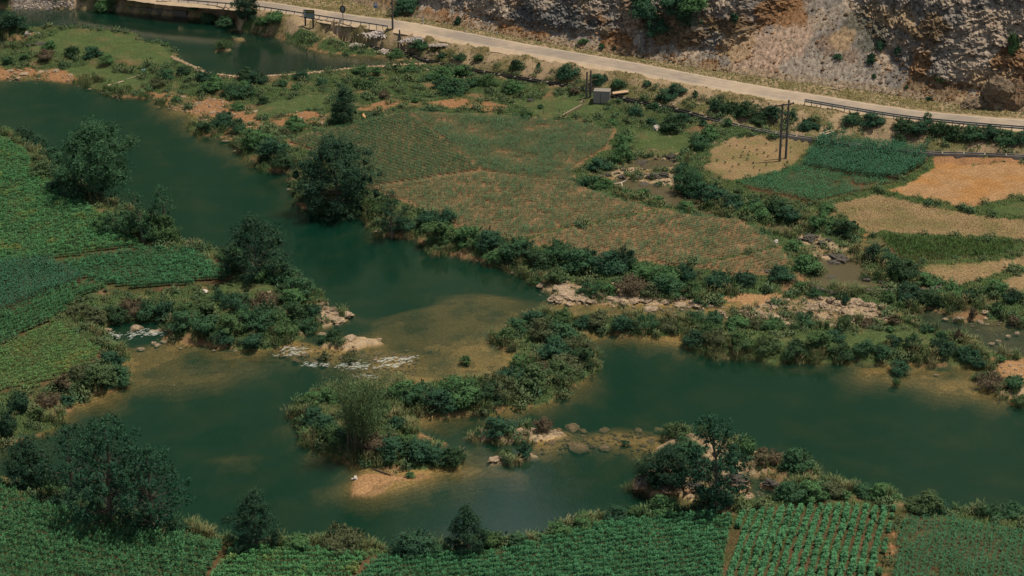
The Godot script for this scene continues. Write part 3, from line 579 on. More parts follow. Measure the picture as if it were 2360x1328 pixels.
const ROCKS := [
	[4.41,-271.89,1.98,0.74,0,0],
	[6.8,-266.95,3.37,1.38,0,1],
	[7.83,-269.84,3.92,1.17,0,2],
	[8.55,-267.44,3.89,1.17,0,3],
	[9.17,-266.25,3.23,0.97,0,4],
	[10.78,-266.15,2.97,0.89,0,5],
	[13.63,-267.44,1.69,0.83,0,6],
	[14.97,-266.1,3.36,1.01,0,7],
	[18.06,-265.55,2.58,1.05,0,8],
	[19.99,-265.52,2.58,0.92,0,9],
	[20.29,-263.24,2.69,0.81,0,10],
	[22.56,-265.38,2.58,0.77,0,11],
	[23.92,-261.71,0.89,0.57,0,12],
	[24.52,-260.5,1.27,0.66,0,13],
	[25.08,-264.71,2.57,0.77,0,14],
	[25.69,-266.52,1.94,0.79,0,15],
	[27.6,-264.04,2.57,0.77,0,16],
	[28.45,-264.82,1.93,0.72,0,17],
	[-38.83,-317.31,0.9,0.37,1,0],
	[-38.18,-322.14,1.22,0.42,1,1],
	[-30.82,-306.17,1.75,0.87,1,2],
	[-21.92,-294.93,1.27,0.44,1,3],
	[0.07,-277.52,1.01,0.52,1,4],
	[1.74,-276.51,0.74,0.41,1,5],
	[3.93,-275.71,1.2,0.49,1,6],
	[5.45,-274.69,0.8,0.33,1,7],
	[33.94,-260.01,2.53,1.58,2,0],
	[35.13,-258.68,1.89,1.11,2,1],
	[36.22,-259.72,1.58,1.16,2,2],
	[37.52,-258.44,3.15,1.62,2,3],
	[39.68,-262.93,1.28,0.52,2,4],
	[42.6,-257.92,0.76,0.44,2,5],
	[43.47,-257.49,0.94,0.42,2,6],
	[45.12,-258.07,1.26,0.51,2,7],
	[45.98,-262.65,2.55,1.73,2,8],
	[46.6,-261.27,1.27,0.66,2,9],
	[47.18,-264.1,1.93,2.24,2,10],
	[48.12,-263.28,2.56,1.46,2,11],
	[50.93,-263.48,3.2,1.65,2,12],
	[52.71,-262.26,1.91,1.47,2,13],
	[54.55,-261.91,2.29,1.42,2,14],
	[54.39,-259.19,0.89,1.11,2,15],
	[58.76,-260.3,0.57,0.61,3,0],
	[57.88,-255.76,1.25,1.86,3,1],
	[60.64,-256.83,0.88,0.43,3,2],
	[58.34,-240.76,0.83,0.34,3,3],
	[63.31,-259.12,1.01,0.82,3,4],
	[64.68,-258.73,0.88,0.97,3,5],
	[65.33,-258.4,1.39,1.18,3,6],
	[68.01,-258.05,0.76,0.85,3,7],
	[66.19,-249.42,0.73,0.43,3,8],
	[68.17,-257.71,1.13,0.67,3,9],
	[69.13,-259.93,1.27,0.79,3,10],
	[67.95,-250.52,1.23,0.37,3,11],
	[69.05,-251.22,0.99,0.54,3,12],
	[70.9,-252.73,0.87,0.82,3,13],
	[72.47,-253.82,0.87,1.22,3,14],
	[-54.15,-293.47,1.13,0.61,4,0],
	[-51.52,-284.36,1.71,0.66,4,1],
	[-49.13,-288.09,0.97,0.62,4,2],
	[-36.18,-266.06,0.9,0.44,4,3],
	[-34.94,-274.96,0.93,0.6,4,4],
	[-32.09,-249.51,0.92,0.54,4,5],
	[-31.62,-251.13,1.85,0.69,4,6],
	[-30.32,-253.27,1.24,0.77,4,7],
	[-28.77,-266.86,1.94,1,4,8],
	[-28.46,-263.29,1.28,0.8,4,9],
	[-27.91,-257.39,1.26,0.51,4,10],
	[-27.26,-253.71,1.55,0.47,4,11],
	[-26.61,-261.05,3.18,1.09,4,12],
	[-25.77,-258.44,2.52,1.03,4,13],
	[-24.64,-260.23,3.17,0.95,4,14],
	[-22.94,-250.63,2.45,0.74,4,15],
	[-19.03,-251.34,1.23,0.64,4,16],
	[-32.13,-247,1.21,0.43,5,0],
	[-30.16,-245.61,1.51,0.45,5,1],
	[-29.05,-246.85,1.58,0.71,5,2],
	[-27.65,-244.99,1.81,0.54,5,3],
	[-26.06,-243.78,1.2,0.36,5,4],
	[-23.53,-246.17,1.81,0.68,5,5],
	[-21.55,-243.96,1.8,0.54,5,6],
	[-20.51,-246.17,1.81,0.54,5,7],
	[-19.01,-241.78,1.79,0.54,5,8],
	[-18.74,-246.85,1.58,0.47,5,9],
	[-17.44,-245.43,1.81,0.54,5,10],
	[-16.64,-247.19,1.21,0.37,5,11],
	[-15.05,-246.06,2.42,0.73,5,12],
	[-14.88,-248.13,0.85,0.28,5,13],
	[-58.85,-256.43,1.88,0.7,6,0],
	[-54.93,-249.57,0.74,0.7,6,1],
	[-54.52,-256.93,2.51,0.75,6,2],
	[-52.54,-249.71,1.23,0.5,6,3],
	[-51.82,-255.52,1.5,0.75,6,4],
	[-51.02,-251.44,0.86,0.82,6,5],
	[-50.4,-250.75,1.11,0.65,6,6],
	[-51.01,-256.24,1.25,0.78,6,7],
	[-49.73,-252.32,1.24,0.37,6,8],
	[-45.86,-237.42,0.53,0.31,6,9],
	[-46.89,-249.87,0.74,0.3,6,10],
	[-42.18,-249.11,0.73,0.43,6,11],
	[-39.1,-248.96,0.73,0.3,6,12],
	[-3.83,-221.78,1.44,1.3,7,0],
	[-2.1,-214.85,2.16,0.65,7,1],
	[-0.76,-214.68,1.62,0.72,7,2],
	[0.61,-221.35,1.66,0.62,7,3],
	[1.72,-221.94,2,1.05,7,4],
	[2.67,-223.12,1.34,0.43,7,5],
	[5.61,-222.05,1.11,0.45,7,6],
	[6.16,-221.95,0.78,0.38,7,7],
	[4.74,-220.26,2.2,0.66,8,0],
	[7.89,-224.61,2.58,0.77,8,1],
	[8.26,-218.76,3.28,0.98,8,2],
	[9.27,-223.71,1.68,0.5,8,3],
	[11.79,-223.83,1.68,0.5,8,4],
	[11.57,-218.92,2.19,0.66,8,5],
	[13.29,-221.23,1.33,0.4,8,6],
	[16.26,-223.75,1.4,0.42,8,7],
	[17.72,-220.59,1.66,0.5,8,8],
	[19.02,-224.02,1.45,0.44,8,9],
	[15.78,-207.21,3.24,2.73,9,0],
	[17.13,-211.99,1.39,0.45,9,1],
	[18.83,-206.07,3.12,2.06,9,2],
	[21.93,-205.85,3.12,1.05,9,3],
	[26.53,-206.17,3.43,2.47,9,4],
	[31.55,-207.6,3.14,1.62,9,5],
	[17.07,-203.11,1.65,0.51,10,0],
	[28.07,-204.75,1.56,1.25,10,1],
	[29.87,-204.36,1.14,0.69,10,2],
	[15.39,-319.97,1.37,0.72,11,0],
	[16.78,-320.49,1.52,0.78,11,1],
	[19.19,-320.15,1.97,0.81,11,2],
	[21.66,-319.77,2.27,0.85,11,3],
	[23.36,-328.7,2.33,0.87,11,4],
	[23.01,-317.18,2.26,0.68,11,5],
	[24.69,-319.77,2.27,1.34,11,6],
	[24.85,-316.26,1.5,0.45,11,7],
	[26.65,-320.63,1.97,1.05,11,8],
	[28.59,-331.09,2.03,1.08,11,9],
	[47.94,-289.38,2.78,1.13,12,0],
	[49.38,-287.21,2.07,0.77,12,1],
	[47.66,-275.29,1.06,0.36,12,2],
	[48.71,-273.69,1.72,0.52,12,3],
	[49.97,-280,2.7,0.81,12,4],
	[51.5,-281.32,3.38,1.02,12,5],
	[54.09,-272.25,1.65,0.49,12,6],
	[55.94,-271.44,1.31,0.4,12,7],
	[-25.26,-367.35,2.4,0.98,13,0],
	[3.58,-364.92,1.7,0.79,13,1],
	[12.35,-368.18,1.89,0.86,13,2],
	[-103.9,-405.97,2.81,0.85,14,0],
	[-101.92,-406.22,2.44,0.89,14,1],
	[-105.32,-391.57,2,0.72,15,0],
	[-102.44,-386.94,1.8,0.54,15,1],
	[-101.5,-388.87,2.35,0.7,15,2],
	[-98.73,-390.62,2.17,0.65,15,3],
	[-95.2,-390.98,1.81,0.55,15,4],
	[-91.69,-387.13,1.62,0.56,15,5],
	[-86.22,-379.87,1.24,0.41,15,6],
	[-83.07,-377.3,1.05,0.34,15,7],
	[-69.88,-366.84,0.86,0.35,15,8],
	[-67.45,-365.71,1.03,0.42,15,9],
	[-65.95,-372.08,1.21,0.5,15,10],
	[-63.22,-365.55,1.2,0.58,15,11],
	[-62.22,-367.58,1.37,0.65,15,12],
	[-58.36,-361.58,1.35,0.55,15,13],
	[-53.56,-345.07,1.62,0.49,15,14],
	[-51.13,-338.87,1.12,0.37,15,15],
	[-50.38,-355.35,1.33,0.63,15,16],
	[-49.77,-360.72,1.52,0.53,15,17]]
const LONE_ROCKS := [
	[26.94,-345.45,1.38,1.38,"w","white boulder standing alone on the grass behind the ploughed field"],
	[41.84,-286.17,0.89,0.62,"w","white stone at the ploughed field's eastern corner"],
	[-45.86,-266.62,1.1,0.45,"w","white stones on the small meadow by the left thicket"],
	[-19.1,-209.85,0.58,0.58,"w","larger white stone on the sand bar"],
	[-19.48,-209.91,0.42,0.32,"w","smaller white stone on the sand bar"],
	[-9.64,-402.11,0.83,0.56,"p","lone stone on the verge across the road from the gravel heap"],
	[63.16,-358.94,2.51,0.92,"p","flat pale block at the foot of the grey scree"],
	[73.14,-365.64,1.19,0.68,"p","small block lying on the grey scree"]]
const TREES := [
	[-71.41,-309.9,13.66,15.14,"round","riverside_tree","broad round-crowned tree on the left bank beside the green field"],
	[-58.49,-286.17,9.47,4.13,"twig","riverside_tree","thin upright sapling rising from the tall left-bank thicket, leaning stem"],
	[-55.1,-288.34,9.46,4.85,"twig","riverside_tree","wispy sapling at the river end of the tall left-bank thicket"],
	[-38.74,-272.03,10.27,11.53,"cone","riverside_tree","forked dark tree at the field tip on the left bank"],
	[-29.35,-305.65,13.74,14.6,"dense","riverside_tree","largest dark bushy tree leaning over the river below the ploughed field"],
	[-19.49,-292.94,8.78,5.63,"sparse","riverside_tree","thin-trunked small tree just downstream of the largest dark tree"],
	[-31.95,-350.97,7.62,5.27,"narrow","meadow_tree","slender tree standing alone in the meadow above the ploughed field"],
	[-58.01,-206.43,8.44,5.76,"narrow","riverside_tree","narrow leafy tree at the far left of the lower pool"],
	[-52.13,-202.4,11.3,8.76,"sparse","riverside_tree","half-bare tree second from the left on the lower left bank"],
	[-46.14,-195.39,13.95,11.97,"open","riverside_tree","tallest tree with visible branches on the lower left bank"],
	[-40.97,-193.46,11.49,10.64,"open","riverside_tree","light leafy tree overhanging the lower pool, last of the lower left group"],
	[-28.73,-189.7,7.54,6.09,"cone","riverside_tree","small tree standing alone on the near bank"],
	[-4.95,-188.6,6.05,4.61,"cone","riverside_tree","small tree before the bright sky reflection on the near bank"],
	[23.85,-198.46,12.82,9.6,"open","islet_tree","tall open-crowned tree in front of the tree islet"],
	[18.34,-206.91,5.52,6.29,"dense","islet_tree","rounded dark tree on the rocks at the left end of the tree islet"],
	[30.61,-312.16,4.47,6.39,"round","creek_tree","round leafy tree shading the muddy creek pool"],
	[-59.25,-420.49,8.33,5.81,"dense","pond_tree","dark tree drooping over the upper pond beside the road"],
	[75.27,-335.68,2.54,1.89,"twig","roadside_sapling","young sapling in front of the right guardrail"]]
const BAMBOO := Vector2(-19.05,-216.52)
const BILLBOARD := Vector2(-44.35,-412.62)
const MIRROR_POLE := Vector2(-36.73,-410.26)
const INFO_SIGN := Vector2(-30.09,-417.33)
const THIN_POLE := Vector2(-25.65,-405.07)
const BLUE_POST := Vector2(-19.28,-408.83)
const POLE_A := Vector2(-24.32,-400.1)
const POLE_B := Vector2(14.67,-365.19)
const POLE_C := Vector2(47.37,-324.68)
const POLE_D := Vector2(48.64,-326.16)
const HUT := Vector2(17.63,-362.63)
const SLAB_NEAR := Vector2(19.73,-364.44)
const SLAB_FAR := Vector2(22.77,-364.38)
const PLANK_A := Vector2(56.15,-336.97)
const PLANK_B := Vector2(58.68,-338.23)
const LOG_A := Vector2(-83.25,-379.3)
const LOG_B := Vector2(-79.51,-381.8)
const BRANCH := Vector2(-77.76,-384.4)
const DRIFT_A := Vector2(-17.05,-212.44)
const DRIFT_B := Vector2(-14.91,-210.77)
const TENT := Vector2(-28.53,-353.78)
const HEAP_A := Vector2(-28.54,-405.74)
const HEAP_B := Vector2(-19.87,-400.37)
const HEAP_C := Vector2(-33.7,-405.13)
const HEAP_D := Vector2(-27.32,-400.32)
const HEAP_E := Vector2(-14.62,-395.73)
const RIPRAP_A := Vector2(-116.27,-440.87)
const RIPRAP_B := Vector2(-102.11,-440.87)
const WALL_STUB_A := Vector2(-107.42,-415.93)
const WALL_STUB_B := Vector2(-100.34,-414.55)
const FENCE_A := Vector2(-27.21,-353.86)
const FENCE_B := Vector2(-23.04,-357.86)
const FENCE_C := Vector2(9.18,-356.21)
const DITCH_A := Vector2(9.11,-353.36)
const DITCH_B := Vector2(13.48,-360.27)
const CULVERT_A := Vector2(-38.24,-410.26)
const CULVERT_B := Vector2(-37.25,-411.11)
const SNAG := Vector2(18.98,-316.96)
const RETAIN_A := Vector2(-93.23,-439.42)
const RETAIN_B := Vector2(-74.62,-433.22)
const TREELEAN := Vector2(-53.03,-294.55)
const RAIL_WEST := [-80.55,-430.69,-62.82,-424.92,-56.39,-422.48,-37.33,-411.07,-26.74,-404.64]
const RAIL_EAST := [55.01,-348.66,69.98,-339.21,81.74,-334.39,91.94,-331.5,102,-328.41]
const SCATTERS := [
	["pale",0.45,0.1,0.4,[-113.35,-393.99,-107.78,-393.65,-95.61,-392.29,-89.4,-384.33,-80.35,-374.47,-72.44,-371.69,-80.4,-372.92,-99.74,-382.71,-105.57,-384.66,-110.93,-384.66]],
	["pale",0.9,0.08,0.3,[-74.4,-375.4,-60.82,-372.3,-52.97,-365.34,-47.15,-352.38,-49.89,-341.52,-57.03,-346.33,-62.63,-361.51,-68,-365.34]],
	["pale",0.12,0.3,0.8,[3.29,-271.44,15.7,-269.33,29.76,-265.89,30.17,-263.52,26.87,-262.52,19.24,-263.19,5.8,-264.87]],
	["pale",0.12,0.3,0.9,[32.56,-261.85,40.06,-265.55,47.76,-265.21,56.09,-261.35,54.65,-256.95,45.16,-256.47,37.53,-255.67]],
	["pale",0.25,0.3,0.8,[-29.38,-267.3,-23.17,-259.93,-25.12,-256.69,-27.72,-256.37,-30.33,-252.43,-32.38,-248.59,-29.79,-253.21]],
	["pale",0.8,0.1,0.45,[3.3,-272.15,15.73,-270.03,29.82,-266.57,30.85,-263.86,26.81,-261.85,19.23,-263.02,5.8,-264.53]],
	["pale",0.9,0.1,0.45,[23.13,-263.86,29.72,-265.55,34.55,-262.52,40.06,-265.55,47.76,-265.21,56.09,-261.35,55.19,-256.47,45.16,-256.47,37.53,-255.67,32.07,-257.27,23.96,-258.08]],
	["pale",0.5,0.06,0.25,[-31.23,-360.98,-23.9,-365.44,-19.49,-362.46,-25.05,-356.62]],
	["pale",0.7,0.08,0.35,[-50.06,-356.18,-40.34,-359.06,-34.28,-357.04,-35.81,-346.4,-47.21,-346.4]],
	["pale",0.35,0.08,0.4,[-25.92,-401.7,-7.2,-389.19,18.88,-369.31,37.87,-352.64,26.44,-354.1,1.73,-372.5,-15.93,-382.36,-25.18,-389.19]],
	["pale",0.7,0.08,0.35,[65.4,-243.44,70.62,-242.71,77.22,-240.54,73.86,-228.17,67.7,-230.83,64.15,-232.85]],
	["pale",0.6,0.08,0.35,[63.74,-261.25,71.01,-259.6,72.76,-256.37,70.63,-250.12,66.6,-248.59,70.76,-253.21,64.15,-257.18]],
	["dark",0.8,0.1,0.4,[14.54,-322.71,21.07,-330.03,29.85,-332.54,29.45,-317.98,26.35,-316.82,16.67,-319.15]],
	["dark",0.8,0.1,0.4,[46.3,-292.26,50.06,-289.27,52.76,-284.41,54.46,-280.24,47.75,-278.38,46.04,-285.37]],
	["brown",1.0,0.08,0.35,[-33.29,-251.11,-13.34,-246.26,-13.01,-239,-18.73,-236.2,-22.45,-238.72,-31.98,-244.78]],
	["brown",0.8,0.08,0.35,[3.36,-224.22,19.06,-224.22,17.49,-217.41,3.83,-217.41]],
	["pale",0.7,0.08,0.3,[-59.96,-256.51,-49.87,-258.12,-47.83,-249.5,-37.79,-247.69,-47.83,-249.5,-53.83,-248.74]],
	["pale",0.8,0.08,0.35,[-29.26,-267.5,-23.12,-259.46,-25.04,-255.91,-27.86,-255.91]],
	["pale",1.0,0.1,0.5,[14.4,-206.81,15.94,-210.55,30.62,-208.84,29.37,-204.93,21.78,-204.38]],
	["pale",0.8,0.1,0.4,[-5.09,-220.72,-3.9,-222.97,6.69,-222.97,3.31,-219.98]],
	["pale",0.12,0.06,0.25,[-51,-377.82,18.64,-362.46,18.11,-350.95,-45.45,-345.44]],
	["pale",0.12,0.06,0.3,[22.56,-357.18,46.77,-343.19,31.66,-317.95,21.47,-337.87]]]
const FOAMS := [
	[-59.04,-254.1,-58.41,-255.05,-57.11,-253.79,-56.36,-254.1],
	[-55.31,-253.48,-54.29,-254.73,-53.21,-255.68,-52.02,-256],
	[-32.03,-248.06,-31.09,-248.97,-29.93,-248.36],
	[-32.27,-247.46,-30.4,-247.01,-29.23,-247.46],
	[-28.55,-243.72,-27.02,-243.43,-25.8,-243.13],
	[-24,-243.13,-21.02,-243.43],
	[-18.64,-243.72,-16.88,-244.6,-15.09,-244.89,-13.91,-245.48],
	[-17.94,-242.26,-16.17,-242.55,-14.43,-243.72],
	[-20.73,-239.5,-19.81,-238.94,-18.94,-239.22],
	[-22.72,-242.08,-19.13,-242.08],
	[-52.65,-254.22,-51.25,-255.17,-50.46,-254.22]]
const BUNDS := [
	[60.91,-308.47,68.71,-303.4,76.24,-298.25,83.41,-295.53,91.45,-293.88],
	[76.34,-298.75,80.6,-301.75,85.56,-304.35],
	[50.47,-302.31,55.97,-305.14,61.06,-308.47,65.9,-311.63,73.01,-321.23],
	[0,-285.64,7.68,-291.18,17.04,-296.7,25.19,-301.34],
	[27.32,-275.82,35.1,-279.9,41.65,-283.7],
	[63.39,-269.74,68.45,-267.46,73.4,-270.62,78.22,-274.21],
	[59.96,-275.89,68.19,-277,76.61,-278.67,79.03,-281.69,78.89,-285.35,68.88,-286.72,58.07,-287.91],
	[37.79,-311.86,43.91,-316.48,49.81,-321.23,55.87,-334.95]]
const ORDER := ["first", "second", "third", "fourth", "fifth", "sixth", "seventh", "eighth", "ninth", "tenth", "eleventh", "twelfth", "thirteenth", "fourteenth", "fifteenth", "sixteenth", "seventeenth", "eighteenth", "nineteenth", "twentieth"]
const GX := 561
const GZ := 561
const CS := 0.6
const X0 := -168.0
const Z0 := -504.0
const CN := 113
const CC := 3.0
const ROAD_Y := 6.5
var rng := RandomNumberGenerator.new()
var n1 := FastNoiseLite.new()
var n2 := FastNoiseLite.new()
var n3 := FastNoiseLite.new()
var coarse := PackedFloat32Array()
var hgt := PackedFloat32Array()
var zone := PackedByteArray()
var wat := PackedByteArray()
var src := PackedByteArray()
var dland := PackedFloat32Array()
var dwat := PackedFloat32Array()
var sha := PackedByteArray()
var lev := PackedFloat32Array()
var road_z := PackedFloat32Array()
var chan_z := PackedFloat32Array()
var taken := {}
var M := {}

# ---------------------------------------------------------------- helpers
class MB:
	var v := PackedVector3Array()
	var n := PackedVector3Array()
	var c := PackedColorArray()
	var ix := PackedInt32Array()
	func leaf(p: Vector3, d: Vector3, nr: Vector3, l: float, w: float, col: Color) -> void:
		var s := d.cross(nr).normalized() * (w * 0.5)
		var b := v.size()
		v.append(p); v.append(p + d * (l * 0.45) + s); v.append(p + d * l); v.append(p + d * (l * 0.45) - s)
		for k in 4:
			n.append(nr); c.append(col)
		ix.append(b); ix.append(b + 2); ix.append(b + 1); ix.append(b); ix.append(b + 3); ix.append(b + 2)
	func quad(a: Vector3, b: Vector3, c2: Vector3, d: Vector3, col: Color) -> void:
		var nr := (c2 - a).cross(b - a).normalized()
		var o := v.size()
		v.append(a); v.append(b); v.append(c2); v.append(d)
		for k in 4:
			n.append(nr); c.append(col)
		ix.append(o); ix.append(o + 1); ix.append(o + 2); ix.append(o); ix.append(o + 2); ix.append(o + 3)
	func box(t: Transform3D, s: Vector3, col := Color.WHITE) -> void:
		var h := s * 0.5
		var p := []
		for k in 8:
			p.append(t * Vector3(h.x if k & 1 else -h.x, h.y if k & 2 else -h.y, h.z if k & 4 else -h.z))
		quad(p[2], p[3], p[7], p[6], col) ; quad(p[4], p[5], p[1], p[0], col)
		quad(p[6], p[7], p[5], p[4], col) ; quad(p[3], p[2], p[0], p[1], col)
		quad(p[7], p[3], p[1], p[5], col) ; quad(p[2], p[6], p[4], p[0], col)
	func bar(a: Vector3, b: Vector3, w: float, h: float, col := Color.WHITE) -> void:
		var f := b - a
		var up := Vector3.UP if absf(f.normalized().y) < 0.95 else Vector3.RIGHT
		box(Transform3D(Basis.looking_at(f, up), (a + b) * 0.5), Vector3(w, h, f.length()), col)
	func tube(pts: Array, radii: Array, sides: int, col := Color.WHITE) -> void:
		var o := v.size()
		for k in pts.size():
			var d: Vector3 = (pts[mini(k + 1, pts.size() - 1)] - pts[maxi(k - 1, 0)]).normalized()
			var a := d.cross(Vector3(0.31, 0.2, 0.93)).normalized()
			var b := d.cross(a)
			for s in sides:
				var an := TAU * s / sides
				var r: Vector3 = a * cos(an) + b * sin(an)
				v.append(pts[k] + r * radii[k]); n.append(r); c.append(col)
		for k in pts.size() - 1:
			for s in sides:
				var s2 := (s + 1) % sides
				var p := o + k * sides
				ix.append_array([p + s, p + sides + s, p + s2, p + s2, p + sides + s, p + sides + s2])
	func mesh(flat := false) -> ArrayMesh:
		var a := []
		a.resize(Mesh.ARRAY_MAX)
		a[Mesh.ARRAY_VERTEX] = v
		if not flat:
			a[Mesh.ARRAY_NORMAL] = n
		a[Mesh.ARRAY_COLOR] = c
		a[Mesh.ARRAY_INDEX] = ix
		var m := ArrayMesh.new()
		m.add_surface_from_arrays(Mesh.PRIMITIVE_TRIANGLES, a)
		return m

func lin(r: float, g: float, b: float) -> Color:
	return Color(r, g, b).linear_to_srgb()

func mat(col: Color, rough := 0.9, spec := 0.3) -> StandardMaterial3D:
	var m := StandardMaterial3D.new()
	m.albedo_color = col
	m.roughness = rough
	m.metallic_specular = spec
	m.vertex_color_use_as_albedo = true
	return m

func leaf_mat(r: float, g: float, b: float, back := 0.14) -> StandardMaterial3D:
	var m := mat(lin(r, g, b), 0.75, 0.2)
	m.backlight_enabled = true
	m.backlight = Color(back, back, back)
	return m

func noise_tex(freq: float, seed_: int, lo: Color, hi: Color, size := 512, kind := FastNoiseLite.TYPE_SIMPLEX_SMOOTH, oct := 5) -> NoiseTexture2D:
	var t := NoiseTexture2D.new()
	var f := FastNoiseLite.new()
	f.seed = seed_
	f.noise_type = kind
	f.frequency = freq
	f.fractal_octaves = oct
	t.noise = f
	t.width = size
	t.height = size
	t.seamless = true
	var g := Gradient.new()
	g.set_color(0, lo)
	g.set_color(1, hi)
	t.color_ramp = g
	return t

func numbered(called: String) -> String:
	if not taken.has(called):
		taken[called] = 0
		return called
	taken[called] += 1
	return "%s_%03d" % [called, taken[called]]

func tag(o: Node3D, label: String, category: String, group := "", kind := "") -> void:
	o.set_meta("label", label)
	if category:
		o.set_meta("category", category)
	if group:
		o.set_meta("group", group)
	if kind:
		o.set_meta("kind", kind)

func part(called: String, mesh: Mesh, material: Material, parent: Node) -> MeshInstance3D:
	var o := MeshInstance3D.new()
	o.name = numbered(called) if parent == self else called
	o.mesh = mesh
	o.material_override = material
	parent.add_child(o, true)
	return o

func thing(called: String, at: Vector3, turn: float, label: String, category: String, group := "") -> Node3D:
	var o := Node3D.new()
	o.name = numbered(called)
	add_child(o)
	o.position = at
	o.rotation.y = turn
	tag(o, label, category, group)
	return o

func copies(called: String, mesh: Mesh, material: Material, where: Array, tints: Array, parent: Node = self) -> MultiMeshInstance3D:
	var mm := MultiMesh.new()
	mm.transform_format = MultiMesh.TRANSFORM_3D
	mm.use_colors = true
	mm.mesh = mesh
	mm.instance_count = where.size()
	for k in where.size():
		mm.set_instance_transform(k, where[k])
		mm.set_instance_color(k, tints[k])
	var o := MultiMeshInstance3D.new()
	o.name = numbered(called) if parent == self else called
	o.multimesh = mm
	o.material_override = material
	parent.add_child(o, true)
	return o

func pts2(flat: Array) -> PackedVector2Array:
	var p := PackedVector2Array()
	for k in flat.size() / 2:
		p.append(Vector2(flat[2 * k], flat[2 * k + 1]))
	return p

func rough_poly(flat: Array, amp: float) -> PackedVector2Array:
	var p := pts2(flat)
	var r := PackedVector2Array()
	for k in p.size():
		var a := p[k]
		var b := p[(k + 1) % p.size()]
		var m := maxi(1, int(a.distance_to(b) / 1.1))
		for s in m:
			var q := a.lerp(b, float(s) / m)
			r.append(q + Vector2(n2.get_noise_2d(q.x * 9.0, q.y * 9.0), n2.get_noise_2d(q.x * 9.0 + 500.0, q.y * 9.0)) * amp * 2.0)
	return r

func smooth_line(flat: Array, step := 1.5) -> PackedVector2Array:
	var p := pts2(flat)
	var r := PackedVector2Array()
	for k in p.size() - 1:
		var a := p[maxi(k - 1, 0)]
		var d := p[mini(k + 2, p.size() - 1)]
		var m := maxi(1, int(p[k].distance_to(p[k + 1]) / step))
		for s in m:
			r.append(p[k].cubic_interpolate(p[k + 1], a, d, float(s) / m))
	r.append(p[p.size() - 1])
	return r

func fill(poly: PackedVector2Array, into: PackedByteArray, value: int) -> PackedByteArray:
	var lo := INF
	var hi := -INF
	for q in poly:
		lo = minf(lo, q.y)
		hi = maxf(hi, q.y)
	for j in range(maxi(0, ceili((lo - Z0) / CS)), mini(GZ - 1, floori((hi - Z0) / CS)) + 1):
		var z := Z0 + j * CS
		var cuts := []
		for k in poly.size():
			var a := poly[k]
			var b := poly[(k + 1) % poly.size()]
			if (a.y > z) != (b.y > z):
				cuts.append((b.x - a.x) * (z - a.y) / (b.y - a.y) + a.x)
		cuts.sort()
		for k in cuts.size() / 2:
			for i in range(maxi(0, ceili((cuts[2 * k] - X0) / CS)), mini(GX - 1, floori((cuts[2 * k + 1] - X0) / CS)) + 1):
				into[j * GX + i] = value
	return into

func along(line: PackedVector2Array, x: float) -> float:
	if x <= line[0].x:
		return line[0].y
	for k in line.size() - 1:
		if x <= line[k + 1].x:
			return lerpf(line[k].y, line[k + 1].y, (x - line[k].x) / (line[k + 1].x - line[k].x))
	return line[line.size() - 1].y

func chan_y(x: float) -> float:
	return along(pts2(CHANNEL_LEVEL), x)

func coarse_at(x: float, z: float) -> float:
	var u := clampf((x - X0) / CC, 0.0, CN - 1.001)
	var w := clampf((z - Z0) / CC, 0.0, CN - 1.001)
	var i := int(u)
	var j := int(w)
	u -= i
	w -= j
	var k := j * CN + i
	return lerpf(lerpf(coarse[k], coarse[k + 1], u), lerpf(coarse[k + CN], coarse[k + CN + 1], u), w)

func hy(x: float, z: float) -> float:
	var u := clampf((x - X0) / CS, 0.0, GX - 1.001)
	var w := clampf((z - Z0) / CS, 0.0, GZ - 1.001)
	var i := int(u)
	var j := int(w)
	u -= i
	w -= j
	var k := j * GX + i
	return lerpf(lerpf(hgt[k], hgt[k + 1], u), lerpf(hgt[k + GX], hgt[k + GX + 1], u), w)

func cell(x: float, z: float) -> int:
	return clampi(roundi((z - Z0) / CS), 0, GZ - 1) * GX + clampi(roundi((x - X0) / CS), 0, GX - 1)

func on_ground(x: float, z: float, lift := 0.0) -> Vector3:
	return Vector3(x, hy(x, z) + lift, z)

